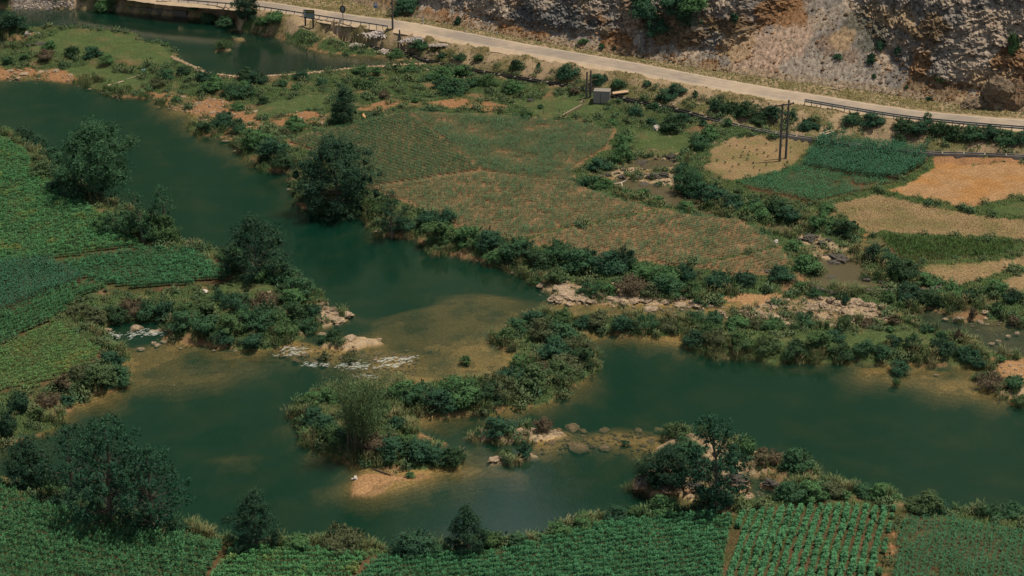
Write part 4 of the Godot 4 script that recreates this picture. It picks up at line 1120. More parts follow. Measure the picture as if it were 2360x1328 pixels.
# ---------------------------------------------------------------- the scene
func _ready() -> void:
	rng.seed = 20
	n1.seed = 3; n1.frequency = 0.05; n1.fractal_octaves = 4
	n2.seed = 8; n2.frequency = 0.03; n2.fractal_octaves = 3
	n3.seed = 15; n3.frequency = 0.35; n3.fractal_octaves = 3
	var cam := Camera3D.new()
	cam.position = Vector3(0, 110, 0)
	cam.rotation_degrees = Vector3(-22, 0, 0)
	cam.fov = 17.0
	cam.far = 4000.0
	cam.near = 1.0
	add_child(cam)
	cam.current = true
	var env := Environment.new()
	env.background_mode = Environment.BG_SKY
	var sky := Sky.new()
	var sm := ProceduralSkyMaterial.new()
	sm.sky_top_color = Color(0.16, 0.27, 0.41)
	sm.sky_horizon_color = Color(0.93, 0.97, 1.0)
	sm.sky_curve = 1.0
	sm.sky_energy_multiplier = 0.82
	sm.ground_bottom_color = Color(0.1, 0.12, 0.09)
	sm.ground_horizon_color = Color(0.4, 0.42, 0.38)
	sm.sun_angle_max = 12.0
	sky.sky_material = sm
	env.sky = sky
	env.tonemap_mode = Environment.TONE_MAPPER_LINEAR
	env.tonemap_exposure = 1.18
	env.sdfgi_enabled = true
	env.ssao_enabled = true
	env.ssil_enabled = true
	var we := WorldEnvironment.new()
	we.environment = env
	add_child(we)
	var sun := DirectionalLight3D.new()
	sun.name = "sun"
	sun.light_energy = 1.6
	sun.light_color = Color(1.0, 0.94, 0.84)
	sun.light_angular_distance = 0.6
	sun.shadow_enabled = true
	add_child(sun)
	sun.look_at_from_position(Vector3.ZERO, Vector3(-0.33, -0.93, 0.08), Vector3.FORWARD)
	make_materials()
	survey()
	print("survey ", Time.get_ticks_msec())
	build_ground()
	print("ground ", Time.get_ticks_msec())
	build_waters()
	build_road()
	build_cliff()
	build_mountain()
	print("cliff ", Time.get_ticks_msec())
	build_walls()
	build_channel()
	build_fields()
	print("fields ", Time.get_ticks_msec())
	build_trees()
	build_shrubs()
	build_rocks()
	build_grass()
	print("plants ", Time.get_ticks_msec())
	build_street_furniture()
	build_odds()
	print("done ", Time.get_ticks_msec())

func make_materials() -> void:
	var grain := noise_tex(0.02, 5, Color(0.62, 0.62, 0.62), Color(1.0, 1.0, 1.0), 512, FastNoiseLite.TYPE_SIMPLEX_SMOOTH, 6)
	var clods := noise_tex(0.03, 6, Color.BLACK, Color.WHITE, 512, FastNoiseLite.TYPE_CELLULAR, 4)
	var g := mat(lin(1.2, 1.2, 1.2), 0.95, 0.2)
	g.albedo_color = Color.WHITE
	g.albedo_texture = grain
	g.uv1_triplanar = true
	g.uv1_world_triplanar = true
	g.uv1_scale = Vector3(0.21, 0.21, 0.21)
	g.heightmap_enabled = true
	g.heightmap_texture = clods
	g.heightmap_scale = 10.0
	M.ground = g
	var r: StandardMaterial3D = g.duplicate()
	r.uv1_scale = Vector3(0.33, 0.33, 0.33)
	r.heightmap_scale = 14.0
	M.rock = r
	var a: StandardMaterial3D = g.duplicate()
	a.albedo_texture = noise_tex(0.02, 9, Color(0.9, 0.9, 0.9), Color.WHITE)
	a.uv1_scale = Vector3(0.043, 0.043, 0.043)
	a.heightmap_scale = 1.0
	a.roughness = 0.85
	M.road = a
	var co: StandardMaterial3D = a.duplicate()
	co.uv1_scale = Vector3(0.5, 0.5, 0.5)
	M.concrete = co
	M.paint = mat(Color.WHITE, 0.7)
	M.plain = mat(Color.WHITE, 0.8)
	M.metal = mat(Color.WHITE, 0.45, 0.5)
	M.metal.metallic = 0.6
	M.bark = mat(lin(0.09, 0.075, 0.06), 0.95)
	M.d = leaf_mat(0.027, 0.064, 0.038)
	M.m = leaf_mat(0.042, 0.100, 0.050)
	M.l = leaf_mat(0.068, 0.148, 0.060)
	M.w = leaf_mat(0.066, 0.108, 0.048)
	M.b = leaf_mat(0.115, 0.095, 0.065, 0.2)
	M.m2 = leaf_mat(0.034, 0.086, 0.050)
	M.m3 = leaf_mat(0.056, 0.108, 0.044)
	M.d2 = leaf_mat(0.034, 0.070, 0.034)
	M.w2 = leaf_mat(0.085, 0.105, 0.055)
	M.crop = leaf_mat(1.0, 1.0, 1.0, 0.3)
	M.grass = leaf_mat(1.0, 1.0, 1.0, 0.3)
	# water: a clear reflecting skin, and under it sheets of silty water that dim the bed the deeper it lies
	var ripple := NoiseTexture2D.new()
	var f := FastNoiseLite.new()
	f.seed = 31
	f.frequency = 0.03
	f.fractal_octaves = 2
	ripple.noise = f
	ripple.width = 512
	ripple.height = 512
	ripple.seamless = true
	for k in [["river", Color(0.0035, 0.036, 0.0225), 0.12], ["muddy", Color(0.105, 0.092, 0.055), 0.5], ["pond", Color(0.0045, 0.032, 0.0215), 0.18]]:
		var w := StandardMaterial3D.new()
		var c: Color = k[1]
		w.albedo_color = Color(lin(c.r, c.g, c.b), k[2])
		w.transparency = BaseMaterial3D.TRANSPARENCY_ALPHA
		w.roughness = 0.06
		w.metallic_specular = 0.5
		w.uv1_triplanar = true
		w.uv1_world_triplanar = true
		w.uv1_scale = Vector3(0.10, 0.10, 0.34)
		w.heightmap_enabled = true
		w.heightmap_texture = ripple
		w.heightmap_scale = 0.32
		M[k[0] + "_skin"] = w
		var s := StandardMaterial3D.new()
		s.albedo_color = Color(lin(c.r, c.g, c.b), 0.165 if k[0] != "muddy" else 0.3)
		s.transparency = BaseMaterial3D.TRANSPARENCY_ALPHA
		s.roughness = 1.0
		s.metallic_specular = 0.0
		s.specular_mode = BaseMaterial3D.SPECULAR_DISABLED
		M[k[0] + "_silt"] = s
	M.foam = mat(lin(0.40, 0.43, 0.42), 0.8)

# heights, water and kinds of ground on one grid
func survey() -> void:
	var road := smooth_line(ROAD_EDGE)
	var chan := smooth_line(CHANNEL)
	for i in GX:
		road_z.append(along(road, X0 + i * CS))
		chan_z.append(along(chan, X0 + i * CS))
	coarse.resize(CN * CN)
	coarse.fill(2.0)
	var fixed := PackedByteArray()
	fixed.resize(CN * CN)
	for l in LANDS:
		var p := pts2(l[3])
		for k in CN * CN:
			if l[2] > 0.0 and Geometry2D.is_point_in_polygon(Vector2(X0 + (k % CN) * CC, Z0 + (k / CN) * CC), p):
				fixed[k] = 1
				coarse[k] = l[2]
	for line in [[CHANNEL, -1.0], [DAM, 2.5], [LOW_DAM, 1.5]]:
		var p := pts2(line[0])
		for k in CN * CN:
			var q := Vector2(X0 + (k % CN) * CC, Z0 + (k / CN) * CC)
			for s in p.size() - 1:
				if Geometry2D.get_closest_point_to_segment(q, p[s], p[s + 1]).distance_squared_to(q) < 2.56:
					fixed[k] = 1
					coarse[k] = line[1] if line[1] > 0.0 else chan_y(q.x) - 0.3
					break
	for k in CN * CN:
		var x := X0 + (k % CN) * CC
		if Z0 + (k / CN) * CC < along(road, x) + 1.8:
			fixed[k] = 1
			coarse[k] = ROAD_Y - 0.1
	for it in 220:
		for j in range(1, CN - 1):
			for i in range(1, CN - 1):
				var k := j * CN + i
				if fixed[k] == 0:
					coarse[k] += 1.6 * ((coarse[k - 1] + coarse[k + 1] + coarse[k - CN] + coarse[k + CN]) * 0.25 - coarse[k])
		for i in CN:
			if fixed[i] == 0: coarse[i] = coarse[i + CN]
			if fixed[(CN - 1) * CN + i] == 0: coarse[(CN - 1) * CN + i] = coarse[(CN - 2) * CN + i]
			if fixed[i * CN] == 0: coarse[i * CN] = coarse[i * CN + 1]
			if fixed[i * CN + CN - 1] == 0: coarse[i * CN + CN - 1] = coarse[i * CN + CN - 2]
	var total := GX * GZ
	zone.resize(total)
	wat.resize(total)
	var isl := PackedByteArray()
	isl.resize(total)
	sha.resize(total)
	for l in LANDS:
		zone = fill(rough_poly(l[3], 0.5), zone, l[1])
	for k in WATERS.size():
		wat = fill(rough_poly(WATERS[k][3], 0.75), wat, k + 1)
	for k in SHALLOWS.size():
		sha = fill(rough_poly(SHALLOWS[k][1], 1.6), sha, k + 1)
	for k in ISLETS.size():
		isl = fill(rough_poly(ISLETS[k][3], 0.5), isl, k + 1)
	# distances to the shore, and the water each place belongs to
	dland.resize(total)
	dwat.resize(total)
	src.resize(total)
	for k in total:
		if isl[k] > 0:
			zone[k] = ISLETS[isl[k] - 1][1]
			wat[k] = 0
		src[k] = wat[k]
		dland[k] = 0.0 if wat[k] > 0 else 999.0
		dwat[k] = 999.0 if wat[k] > 0 else 0.0
	for pas in 2:
		var way := 1 if pas == 0 else -1
		for jj in range(1, GZ - 1):
			var j := jj if pas == 0 else GZ - 1 - jj
			for ii in range(1, GX - 1):
				var k := j * GX + (ii if pas == 0 else GX - 1 - ii)
				if wat[k] == 0:
					var best := dland[k]
					var from := k
					var o := k - way
					if dland[o] + CS < best: best = dland[o] + CS; from = o
					o = k - way * GX
					if dland[o] + CS < best: best = dland[o] + CS; from = o
					o = k - way * GX - 1
					if dland[o] + 0.8485 < best: best = dland[o] + 0.8485; from = o
					o = k - way * GX + 1
					if dland[o] + 0.8485 < best: best = dland[o] + 0.8485; from = o
					dland[k] = best
					src[k] = src[from]
				else:
					dwat[k] = minf(minf(dwat[k], minf(dwat[k - way], dwat[k - way * GX]) + CS), minf(dwat[k - way * GX - 1], dwat[k - way * GX + 1]) + 0.8485)
	lev.resize(total)
	var dep := PackedFloat32Array()
	dep.resize(total)
	for k in total:
		var s := src[k]
		lev[k] = WATERS[s - 1][1] if s > 0 else 0.5
		if wat[k] > 0:
			var most: float = WATERS[wat[k] - 1][2]
			var d := minf(most, 0.06 + dwat[k] * 0.75)
			d *= 0.8 + 0.55 * n2.get_noise_2d((k % GX) * 1.3 + 40.0, (k / GX) * 2.6)
			if sha[k] > 0:
				var nn := n2.get_noise_2d((k % GX) * 3.0, (k / GX) * 6.0)
				d = minf(d, SHALLOWS[sha[k] - 1][0] * clampf(1.0 + nn * 1.6, 0.35, 2.2))
			dep[k] = d
	lev = blurred(lev, 4)
	lev = blurred(lev, 3)
	dep = blurred(dep, 3)
	dep = blurred(dep, 3)
	hgt.resize(total)
	for j in GZ:
		for i in GX:
			var k := j * GX + i
			var x := X0 + i * CS
			var z := Z0 + j * CS
			var nn := n1.get_noise_2d(x * 3.0, z * 3.0)
			if wat[k] > 0:
				hgt[k] = lev[k] - maxf(0.05, dep[k]) + n3.get_noise_2d(x, z) * minf(0.12, dep[k] * 0.3)
			else:
				var h := coarse_at(x, z)
				var bw := 3.2 + 2.0 * nn
				var d := dland[k]
				if isl[k] > 0:
					h = ISLETS[isl[k] - 1][2]
					bw = 1.6 if zone[k] != 4 else 3.0
				var t := smoothstep(0.0, bw, d)
				var amp := 0.5
				if zone[k] >= 6 and zone[k] <= 11 and zone[k] != 10:
					amp = 0.06
				elif zone[k] == 0 and isl[k] == 0:
					amp = 0.9
				if z < road_z[i] + 2.0:
					amp = 0.0
				var shore := -0.03 if zone[k] == 4 else 0.07
				hgt[k] = maxf(lerpf(lev[k] + shore, h, t) + nn * amp * t * clampf((z - road_z[i]) / 8.0, 0.0, 1.0), lev[k] + shore - 0.02)
				if zone[k] == 0:
					var dz := z - road_z[i]
					if dz < 0.0 or dz < 4.5 + nn * 5.0:
						zone[k] = 9
					elif z < chan_z[i] and x > -42.0:
						zone[k] = 12
	for i in GX:
		var x := X0 + i * CS
		if x < -41.0:
			continue
		var cy := chan_y(x)
		for j in range(clampi(int((chan_z[i] - 5.0 - Z0) / CS), 0, GZ - 1), clampi(int((chan_z[i] + 6.0 - Z0) / CS), 0, GZ - 1)):
			var k := j * GX + i
			var dz := Z0 + j * CS - chan_z[i]
			if wat[k] == 0:
				hgt[k] = maxf(hgt[k], cy - 0.45 - (maxf(0.0, dz - 1.0) * 0.75 if dz > 0.0 else -dz * 0.2))
			if absf(dz) < 0.75:
				hgt[k] = minf(hgt[k], cy - 0.9)
	for b in BUNDS:
		var p := smooth_line(b, 0.4)
		for q in p:
			for dj in range(-1, 2):
				for di in range(-1, 2):
					var k := cell(q.x + di * CS, q.y + dj * CS)
					hgt[k] += 0.05 if di or dj else 0.12
					if zone[k] != 12 and (not di and not dj or zone[k] != 11): zone[k] = 13

func blurred(a: PackedFloat32Array, r: int) -> PackedFloat32Array:
	var b := a.duplicate()
	var w := 1.0 / (2 * r + 1)
	for j in GZ:
		var o := j * GX
		var s := 0.0
		for i in range(0, 2 * r + 1):
			s += a[o + i]
		for i in range(r, GX - r - 1):
			b[o + i] = s * w
			s += a[o + i + r + 1] - a[o + i - r]
	var c := b.duplicate()
	for i in GX:
		var s := 0.0
		for j in range(0, 2 * r + 1):
			s += b[j * GX + i]
		for j in range(r, GZ - r - 1):
			c[j * GX + i] = s * w
			s += b[(j + r + 1) * GX + i] - b[(j - r) * GX + i]
	return c

func ground_color(k: int, x: float, z: float) -> Color:
	var a := n1.get_noise_2d(x * 2.2, z * 2.2)
	var b := n3.get_noise_2d(x, z)
	var c: Color
	if wat[k] > 0:
		var sand := Color(0.46, 0.30, 0.115)
		var silt := Color(0.10, 0.11, 0.055)
		c = sand.lerp(silt, clampf(0.25 + a * 1.1 + b * 0.4 + (0.55 if sha[k] == 0 else -0.1), 0.0, 1.0))
		if wat[k] > 2:
			c = c.lerp(Color(0.2, 0.17, 0.10), 0.6)
		return c * (1.0 + 0.25 * b)
	match zone[k]:
		1: c = Color(0.080, 0.118, 0.046).lerp(Color(0.15, 0.125, 0.065), clampf(a * 1.6 - 0.1, 0.0, 0.8))
		3: c = Color(0.30, 0.165, 0.085).lerp(Color(0.13, 0.115, 0.05), clampf(a * 2.5 + b - 0.1, 0.0, 0.9))
		4: c = Color(0.40, 0.245, 0.128).lerp(Color(0.33, 0.195, 0.10), clampf(0.5 + a + b, 0.0, 1.0))
		5: c = Color(0.42, 0.32, 0.215).lerp(Color(0.24, 0.165, 0.09), clampf(0.4 + a * 1.5 + b, 0.0, 1.0))
		6: c = Color(0.29, 0.205, 0.115).lerp(Color(0.19, 0.16, 0.075), clampf(0.35 + a * 1.4 + b * 0.8, 0.0, 1.0))
		7: c = Color(0.37, 0.198, 0.080).lerp(Color(0.36, 0.222, 0.118), clampf(0.5 + a * 1.7 + b * 0.3, 0.0, 1.0))
		8: c = Color(0.115, 0.075, 0.042).lerp(Color(0.07, 0.075, 0.03), clampf(0.5 + a * 2.0, 0.0, 1.0))
		9: c = Color(0.36, 0.27, 0.175).lerp(Color(0.19, 0.16, 0.08), clampf(0.3 + a * 2.2 + b * 0.6, 0.0, 1.0))
		11: c = Color(0.235, 0.155, 0.088).lerp(Color(0.205, 0.128, 0.070), clampf(0.5 + a * 1.2, 0.0, 1.0))
		12: c = Color(0.30, 0.225, 0.145).lerp(Color(0.11, 0.115, 0.05), clampf(0.45 + a * 2.2 + b, 0.0, 1.0))
		13: c = Color(0.065, 0.10, 0.036)
		_:
			c = Color(0.060, 0.098, 0.040).lerp(Color(0.19, 0.125, 0.07), clampf(a * 2.4 + b * 0.7 - 0.5, 0.0, 1.0))
			if dland[k] < 0.5 + a * 2.5:
				c = Color(0.24, 0.15, 0.082)
	return c * (1.0 + 0.22 * b)

func build_ground() -> void:
	var m := MB.new()
	var total := GX * GZ
	m.v.resize(total)
	m.n.resize(total)
	m.c.resize(total)
	for j in GZ:
		for i in GX:
			var k := j * GX + i
			var x := X0 + i * CS
			var z := Z0 + j * CS
			m.v[k] = Vector3(x, hgt[k], z)
			var l := hgt[k - 1] if i > 0 else hgt[k]
			var r := hgt[k + 1] if i < GX - 1 else hgt[k]
			var u := hgt[k - GX] if j > 0 else hgt[k]
			var d := hgt[k + GX] if j < GZ - 1 else hgt[k]
			m.n[k] = Vector3(l - r, 2.0 * CS, u - d).normalized()
			m.c[k] = ground_color(k, x, z)
	m.ix.resize((GX - 1) * (GZ - 1) * 6)
	var at := 0
	for j in GZ - 1:
		for i in GX - 1:
			var k := j * GX + i
			m.ix[at] = k; m.ix[at + 1] = k + 1; m.ix[at + 2] = k + GX
			m.ix[at + 3] = k + 1; m.ix[at + 4] = k + GX + 1; m.ix[at + 5] = k + GX
			at += 6
	var g := part("ground", m.mesh(), M.ground, self)
	tag(g, "valley floor of grass, soil, sand and river bed", "", "", "structure")
	# the land goes on outside the surveyed part
	var e := MB.new()
	var x1 := X0 + (GX - 1) * CS
	var z1 := Z0 + (GZ - 1) * CS
	var far := 2500.0
	var col := Color(0.07, 0.10, 0.04)
	for r in [[-far, z1, far, far], [-far, Z0, X0, z1], [x1, Z0, far, z1]]:
		e.quad(Vector3(r[0], 1.9, r[1]), Vector3(r[2], 1.9, r[1]), Vector3(r[2], 1.9, r[3]), Vector3(r[0], 1.9, r[3]), col)
	var o := part("terrain", e.mesh(), M.ground, self)
	tag(o, "grassy land around the surveyed valley floor", "", "", "structure")

func water_sheet(ids: Array, step: int, drop: float, reach: float) -> ArrayMesh:
	var m := MB.new()
	var index := {}
	for j in range(0, GZ - step, step):
		for i in range(0, GX - step, step):
			var use := false
			for c in [j * GX + i, j * GX + i + step, (j + step) * GX + i, (j + step) * GX + i + step]:
				if ids.has(src[c]) and dland[c] <= reach:
					use = true
			if not use:
				continue
			var q := PackedInt32Array()
			for c in [[i, j], [i + step, j], [i + step, j + step], [i, j + step]]:
				var k: int = c[1] * GX + c[0]
				if not index.has(k):
					index[k] = m.v.size()
					m.v.append(Vector3(X0 + c[0] * CS, lev[k] - drop, Z0 + c[1] * CS))
					m.n.append(Vector3.UP)
					m.c.append(Color.WHITE)
				q.append(index[k])
			m.ix.append_array([q[0], q[1], q[2], q[0], q[2], q[3]])
	return m.mesh()

func build_waters() -> void:
	for w in [["river", [1, 2], "river", "green river winding between the fields"], ["pond", [3], "pond", "dark green pond held by the stone dam"], ["creek_pool", [5], "muddy", "brown creek pool beside the ploughed field"], ["creek_pool", [6], "muddy", "muddy puddle above the brown creek pool"], ["creek_pool", [7], "muddy", "small muddy stretch of the creek"], ["creek_pool", [8], "muddy", "grey-brown pool held by the low stone dam"], ["rock_pool", [9], "pond", "clear pool among rocks at the right"], ["rock_pool", [10], "pond", "thin rill among the rocks"], ["rock_pool", [4], "pond", "little brown pool at the top left edge"]]:
		var skin := part(w[0], water_sheet(w[1], 1, 0.0, 1.5), M[w[2] + "_skin"], self)
		tag(skin, w[3], "", "", "structure")
		for d in ([0.12, 0.22, 0.33, 0.46, 0.62, 0.82, 1.08, 1.4, 1.8] if w[1][0] < 4 else [0.12, 0.25, 0.4]):
			part("silty_water", water_sheet(w[1], 2, d, 1.2), M[w[2] + "_silt"], skin)
	# white water where the river drops over the rocks
	for f in FOAMS:
		var line := smooth_line(f, 0.35)
		var m := MB.new()
		for st in line.size() * 4:
			var at := rng.randi() % line.size()
			var shift := Vector2(rng.randfn() * 0.6, rng.randfn() * 0.38)
			var run := mini(line.size() - 1, at + 1 + rng.randi() % 2)
			var wide := rng.randf_range(0.008, 0.04)
			var o := m.v.size()
			var n := maxi(3, (run - at) * 2 + 1)
			for k in n:
				var t := float(k) / (n - 1)
				var q := line[at].lerp(line[run], t) + shift + Vector2(rng.randfn() * 0.05, rng.randfn() * 0.05 + 0.1 * sin(t * 5.0 + st))
				var y := maxf(lev[cell(q.x, q.y)], hy(q.x, q.y)) + 0.015
				var w := wide * sin(PI * clampf(t, 0.06, 0.94)) * rng.randf_range(0.6, 1.4)
				m.v.append(Vector3(q.x, y, q.y - w)); m.v.append(Vector3(q.x, y + 0.03, q.y)); m.v.append(Vector3(q.x, y, q.y + w))
				m.n.append(Vector3(0, 0.8, -0.6)); m.n.append(Vector3.UP); m.n.append(Vector3(0, 0.8, 0.6))
				var g := rng.randf_range(0.75, 1.15)
				for c in 3:
					m.c.append(Color(g, g, g))
			for k in n - 1:
				for c in 2:
					var p := o + k * 3 + c
					m.ix.append_array([p, p + 3, p + 1, p + 1, p + 3, p + 4])
		var o := part("foam", m.mesh(), M.foam, self)
		tag(o, "white foam where the river breaks over rocks", "foam", "foam of the rapids", "stuff")

func ribbon(line: PackedVector2Array, from: float, to: float, y: float, col: Color) -> ArrayMesh:
	var m := MB.new()
	for k in line.size():
		var d := (line[mini(k + 1, line.size() - 1)] - line[maxi(k - 1, 0)]).normalized()
		var side := Vector2(d.y, -d.x)
		for s in [from, to]:
			var q: Vector2 = line[k] + side * s
			m.v.append(Vector3(q.x, y, q.y))
			m.n.append(Vector3.UP)
			m.c.append(col)
	for k in line.size() - 1:
		m.ix.append_array([2 * k, 2 * k + 1, 2 * k + 2, 2 * k + 2, 2 * k + 1, 2 * k + 3])
	return m.mesh()

func build_road() -> void:
	var line := smooth_line(ROAD_EDGE, 0.8)
	var m := MB.new()
	var cols := 13
	for k in line.size():
		var d := (line[mini(k + 1, line.size() - 1)] - line[maxi(k - 1, 0)]).normalized()
		var side := Vector2(d.y, -d.x)
		for c in cols:
			var q: Vector2 = line[k] + side * (-0.9 + 7.7 * c / (cols - 1) + (n3.get_noise_2d(k * 2.0, c * 40.0) * 0.5 if c == 0 or c == cols - 1 else 0.0))
			m.v.append(Vector3(q.x, ROAD_Y - (0.7 if c < 1 else 0.16 if c > cols - 2 else 0.0), q.y))
			m.n.append(Vector3.UP)
			var dust := clampf(n1.get_noise_2d(q.x * 1.2, q.y * 1.2) * 1.3 + 0.35 + n3.get_noise_2d(q.x, q.y) * 0.3, 0.0, 1.0)
			var col := Color(0.205, 0.178, 0.158).lerp(Color(0.30, 0.245, 0.195), dust)
			if c < 2 or c > cols - 3:
				col = Color(0.35, 0.275, 0.20).lerp(col, 0.2)
			elif c == 3 or c == 5 or c == 8 or c == 10:
				col = col * 1.08
			m.c.append(col)
	for k in line.size() - 1:
		for c in cols - 1:
			var p := k * cols + c
			m.ix.append_array([p, p + 1, p + cols, p + cols, p + 1, p + cols + 1])
	var r := part("road", m.mesh(), M.road, self)
	tag(r, "dusty pale two-lane road running under the quarried cliff", "", "", "structure")
	var e := part("edge_marking", ribbon(line, 0.3, 0.42, ROAD_Y + 0.006, Color(0.5, 0.44, 0.38)), M.road, r)
	e.set_meta("label", "worn pale edge line on the river side")
	var e2 := part("edge_marking", ribbon(line, 5.5, 5.62, ROAD_Y + 0.006, Color(0.5, 0.44, 0.38)), M.road, r)
	e2.set_meta("label", "worn pale edge line on the cliff side")

# ---------------------------------------------------------------- cliff and mountain
const T2 := Vector2(0.8465, 0.5324)
const N2 := Vector2(0.5324, -0.8465)
var foot := PackedVector2Array()
var scree_line := PackedVector2Array()

func cliff_profile(u: float, d: float) -> float:
	var s := along(scree_line, u)
	var ds := s / 0.65
	return d * 0.65 if d < ds else s + (d - ds) * 1.75

func cliff_depth(u: float, h: float) -> float:
	var s := along(scree_line, u)
	return h / 0.65 if h < s else s / 0.65 + (h - s) / 1.75

func cliff_point(u: float, h: float, out := 0.0) -> Vector3:
	var q := T2 * u + N2 * (along(foot, u) + cliff_depth(u, h) - out)
	return Vector3(q.x, 6.3 + h, q.y)

var nr1 := FastNoiseLite.new()
var nr2 := FastNoiseLite.new()
var nr3 := FastNoiseLite.new()

func cliff_bulge(u: float, h: float) -> float:
	var s := along(scree_line, u)
	var rocky := clampf((h - s * 0.85) / 2.0 + 0.15, 0.12, 1.0)
	var w := u + h * 0.35
	var b := nr1.get_noise_2d(w, h * 0.8) * 1.35
	b += nr2.get_noise_2d(w * 1.7, h * 2.6) * 0.42
	b += nr3.get_noise_2d(w * 1.4, h * 1.8) * 0.5
	b += nr3.get_noise_2d(w * 3.1 + 31.0, h * 3.6) * 0.28
	b += nr3.get_noise_2d((u + h * 0.7) * 0.35 + 90.0, (h - u * 0.45) * 1.7) * 0.75
	return b * rocky * clampf(h * 0.6, 0.0, 1.0)

func build_cliff() -> void:
	for q in pts2(CLIFF_FOOT):
		foot.append(Vector2(q.dot(T2), q.dot(N2)))
	scree_line = pts2(SCREE)
	nr1.seed = 4; nr1.frequency = 0.06; nr1.fractal_type = FastNoiseLite.FRACTAL_RIDGED; nr1.fractal_octaves = 4
	nr2.seed = 5; nr2.noise_type = FastNoiseLite.TYPE_CELLULAR; nr2.frequency = 0.22; nr2.cellular_return_type = FastNoiseLite.RETURN_CELL_VALUE; nr2.fractal_type = FastNoiseLite.FRACTAL_NONE; nr2.domain_warp_enabled = true; nr2.domain_warp_amplitude = 4.0; nr2.domain_warp_frequency = 0.2
	nr3.seed = 6; nr3.frequency = 0.45; nr3.fractal_octaves = 4; nr3.fractal_type = FastNoiseLite.FRACTAL_RIDGED
	var patches := CLIFF_PATCHES
	var tone := {"o": Color(0.25, 0.14, 0.07), "n": Color(0.18, 0.125, 0.075), "r": Color(0.14, 0.05, 0.03), "k": Color(0.40, 0.29, 0.225), "g": Color(0.31, 0.27, 0.235), "t": Color(0.36, 0.26, 0.165), "v": Color(0.115, 0.115, 0.095), "s": Color(0.135, 0.14, 0.145)}
	var m := MB.new()
	var u0 := foot[0].x - 6.0
	var u1 := foot[foot.size() - 1].x + 20.0
	var du := 0.32
	var nu := int((u1 - u0) / du)
	var hs := []
	var h := -0.5
	while h < 48.0:
		hs.append(h)
		h += 0.24 if h < 24.0 else 1.0
	for row in hs:
		for i in nu:
			var u := u0 + i * du
			var x := 0.0
			var west := smoothstep(-305.0 + 40.0, -305.0 + 62.0, u) if false else 1.0
			x = cliff_bulge(u, row) * west
			m.v.append(cliff_point(u + nr3.get_noise_2d(row * 2.0, u) * 0.25, row, x) + Vector3(0, nr3.get_noise_2d(u * 1.7, row + 60.0) * 0.22, 0))
			m.c.append(cliff_color(u, row, x, patches, tone))
	for j in hs.size() - 1:
		for i in nu - 1:
			var k := j * nu + i
			m.ix.append_array([k, k + nu, k + 1, k + 1, k + nu, k + nu + 1])
	var o := part("cliff", m.mesh(true), M.rock, self)
	tag(o, "quarried grey and tan limestone cliff above the road", "", "", "structure")

func cliff_color(u: float, h: float, bulge: float, patches: Array, tone: Dictionary) -> Color:
	var a := nr2.get_noise_2d(u * 1.1, h * 1.6)
	var b := nr1.get_noise_2d(u * 0.8 + 300.0, h)
	var c3 := n3.get_noise_2d(u * 3.0, h * 3.0)
	var c := Color(0.225, 0.205, 0.19).lerp(Color(0.40, 0.325, 0.26), clampf(0.45 + a * 0.7 + b * 0.5, 0.0, 1.0))
	c = c.lerp(Color(0.25, 0.15, 0.085), clampf(n1.get_noise_2d(u * 1.3, h * 2.0) * 2.0 - 0.45, 0.0, 0.5))
	for p in patches:
		var dx: float = (u - p[0]) / p[2]
		var dy: float = (h - p[1]) / p[3]
		var d := dx * dx + dy * dy + n1.get_noise_2d(u * 4.0, h * 4.0) * 1.1
		if d < 1.0:
			c = c.lerp(tone[p[4]], clampf((1.0 - d) * 2.2, 0.0, 0.88))
	if h < 1.0:
		c = c.lerp(Color(0.3, 0.23, 0.155), 0.6)
	return c * (1.0 + c3 * 0.8)

func build_mountain() -> void:
	# forested karst slopes that rise behind the cliff and are mirrored in the river
	var m := MB.new()
	var f := FastNoiseLite.new()
	f.seed = 77
	f.frequency = 0.012
	f.fractal_octaves = 5
	var nu := 150
	var nw := 60
	for j in nw:
		for i in nu:
			var x := -1200.0 + 2400.0 * i / (nu - 1)
			x = x * (0.25 + 0.75 * absf(x) / 1200.0)
			var t := float(j) / (nw - 1)
			var zf := minf(along_foot_z(x) - 26.0, -446.0)
			var z := lerpf(zf, -760.0, t)
			var ridge := 281.0 + 1.3 * absf(x - 1.0)
			ridge = minf(ridge, 380.0 + 60.0 * f.get_noise_2d(x * 0.6, 9.0))
			var y := lerpf(4.0, ridge, pow(t, 0.9)) + f.get_noise_2d(x, z) * 40.0 * t * (1.0 - t) * 2.0 + f.get_noise_2d(x * 4.0, z * 4.0) * 9.0 * t * (1.0 - t)
			m.v.append(Vector3(x, y, z))
			var g := f.get_noise_2d(x * 3.0, z * 3.0 + y)
			m.c.append(Color(0.022, 0.050, 0.028).lerp(Color(0.05, 0.075, 0.042), clampf(0.4 + g * 1.5, 0.0, 1.0)))
	for j in nw - 1:
		for i in nu - 1:
			var k := j * nu + i
			m.ix.append_array([k, k + nu, k + 1, k + 1, k + nu, k + nu + 1])
	var o := part("mountain", m.mesh(true), M.plain, self)
	tag(o, "forested mountain slope with a notch behind the cliff", "", "", "structure")

func along_foot_z(x: float) -> float:
	var p := pts2(CLIFF_FOOT)
	return along(p, x)

# ---------------------------------------------------------------- stones
var ico_v := PackedVector3Array()
var ico_i := PackedInt32Array()

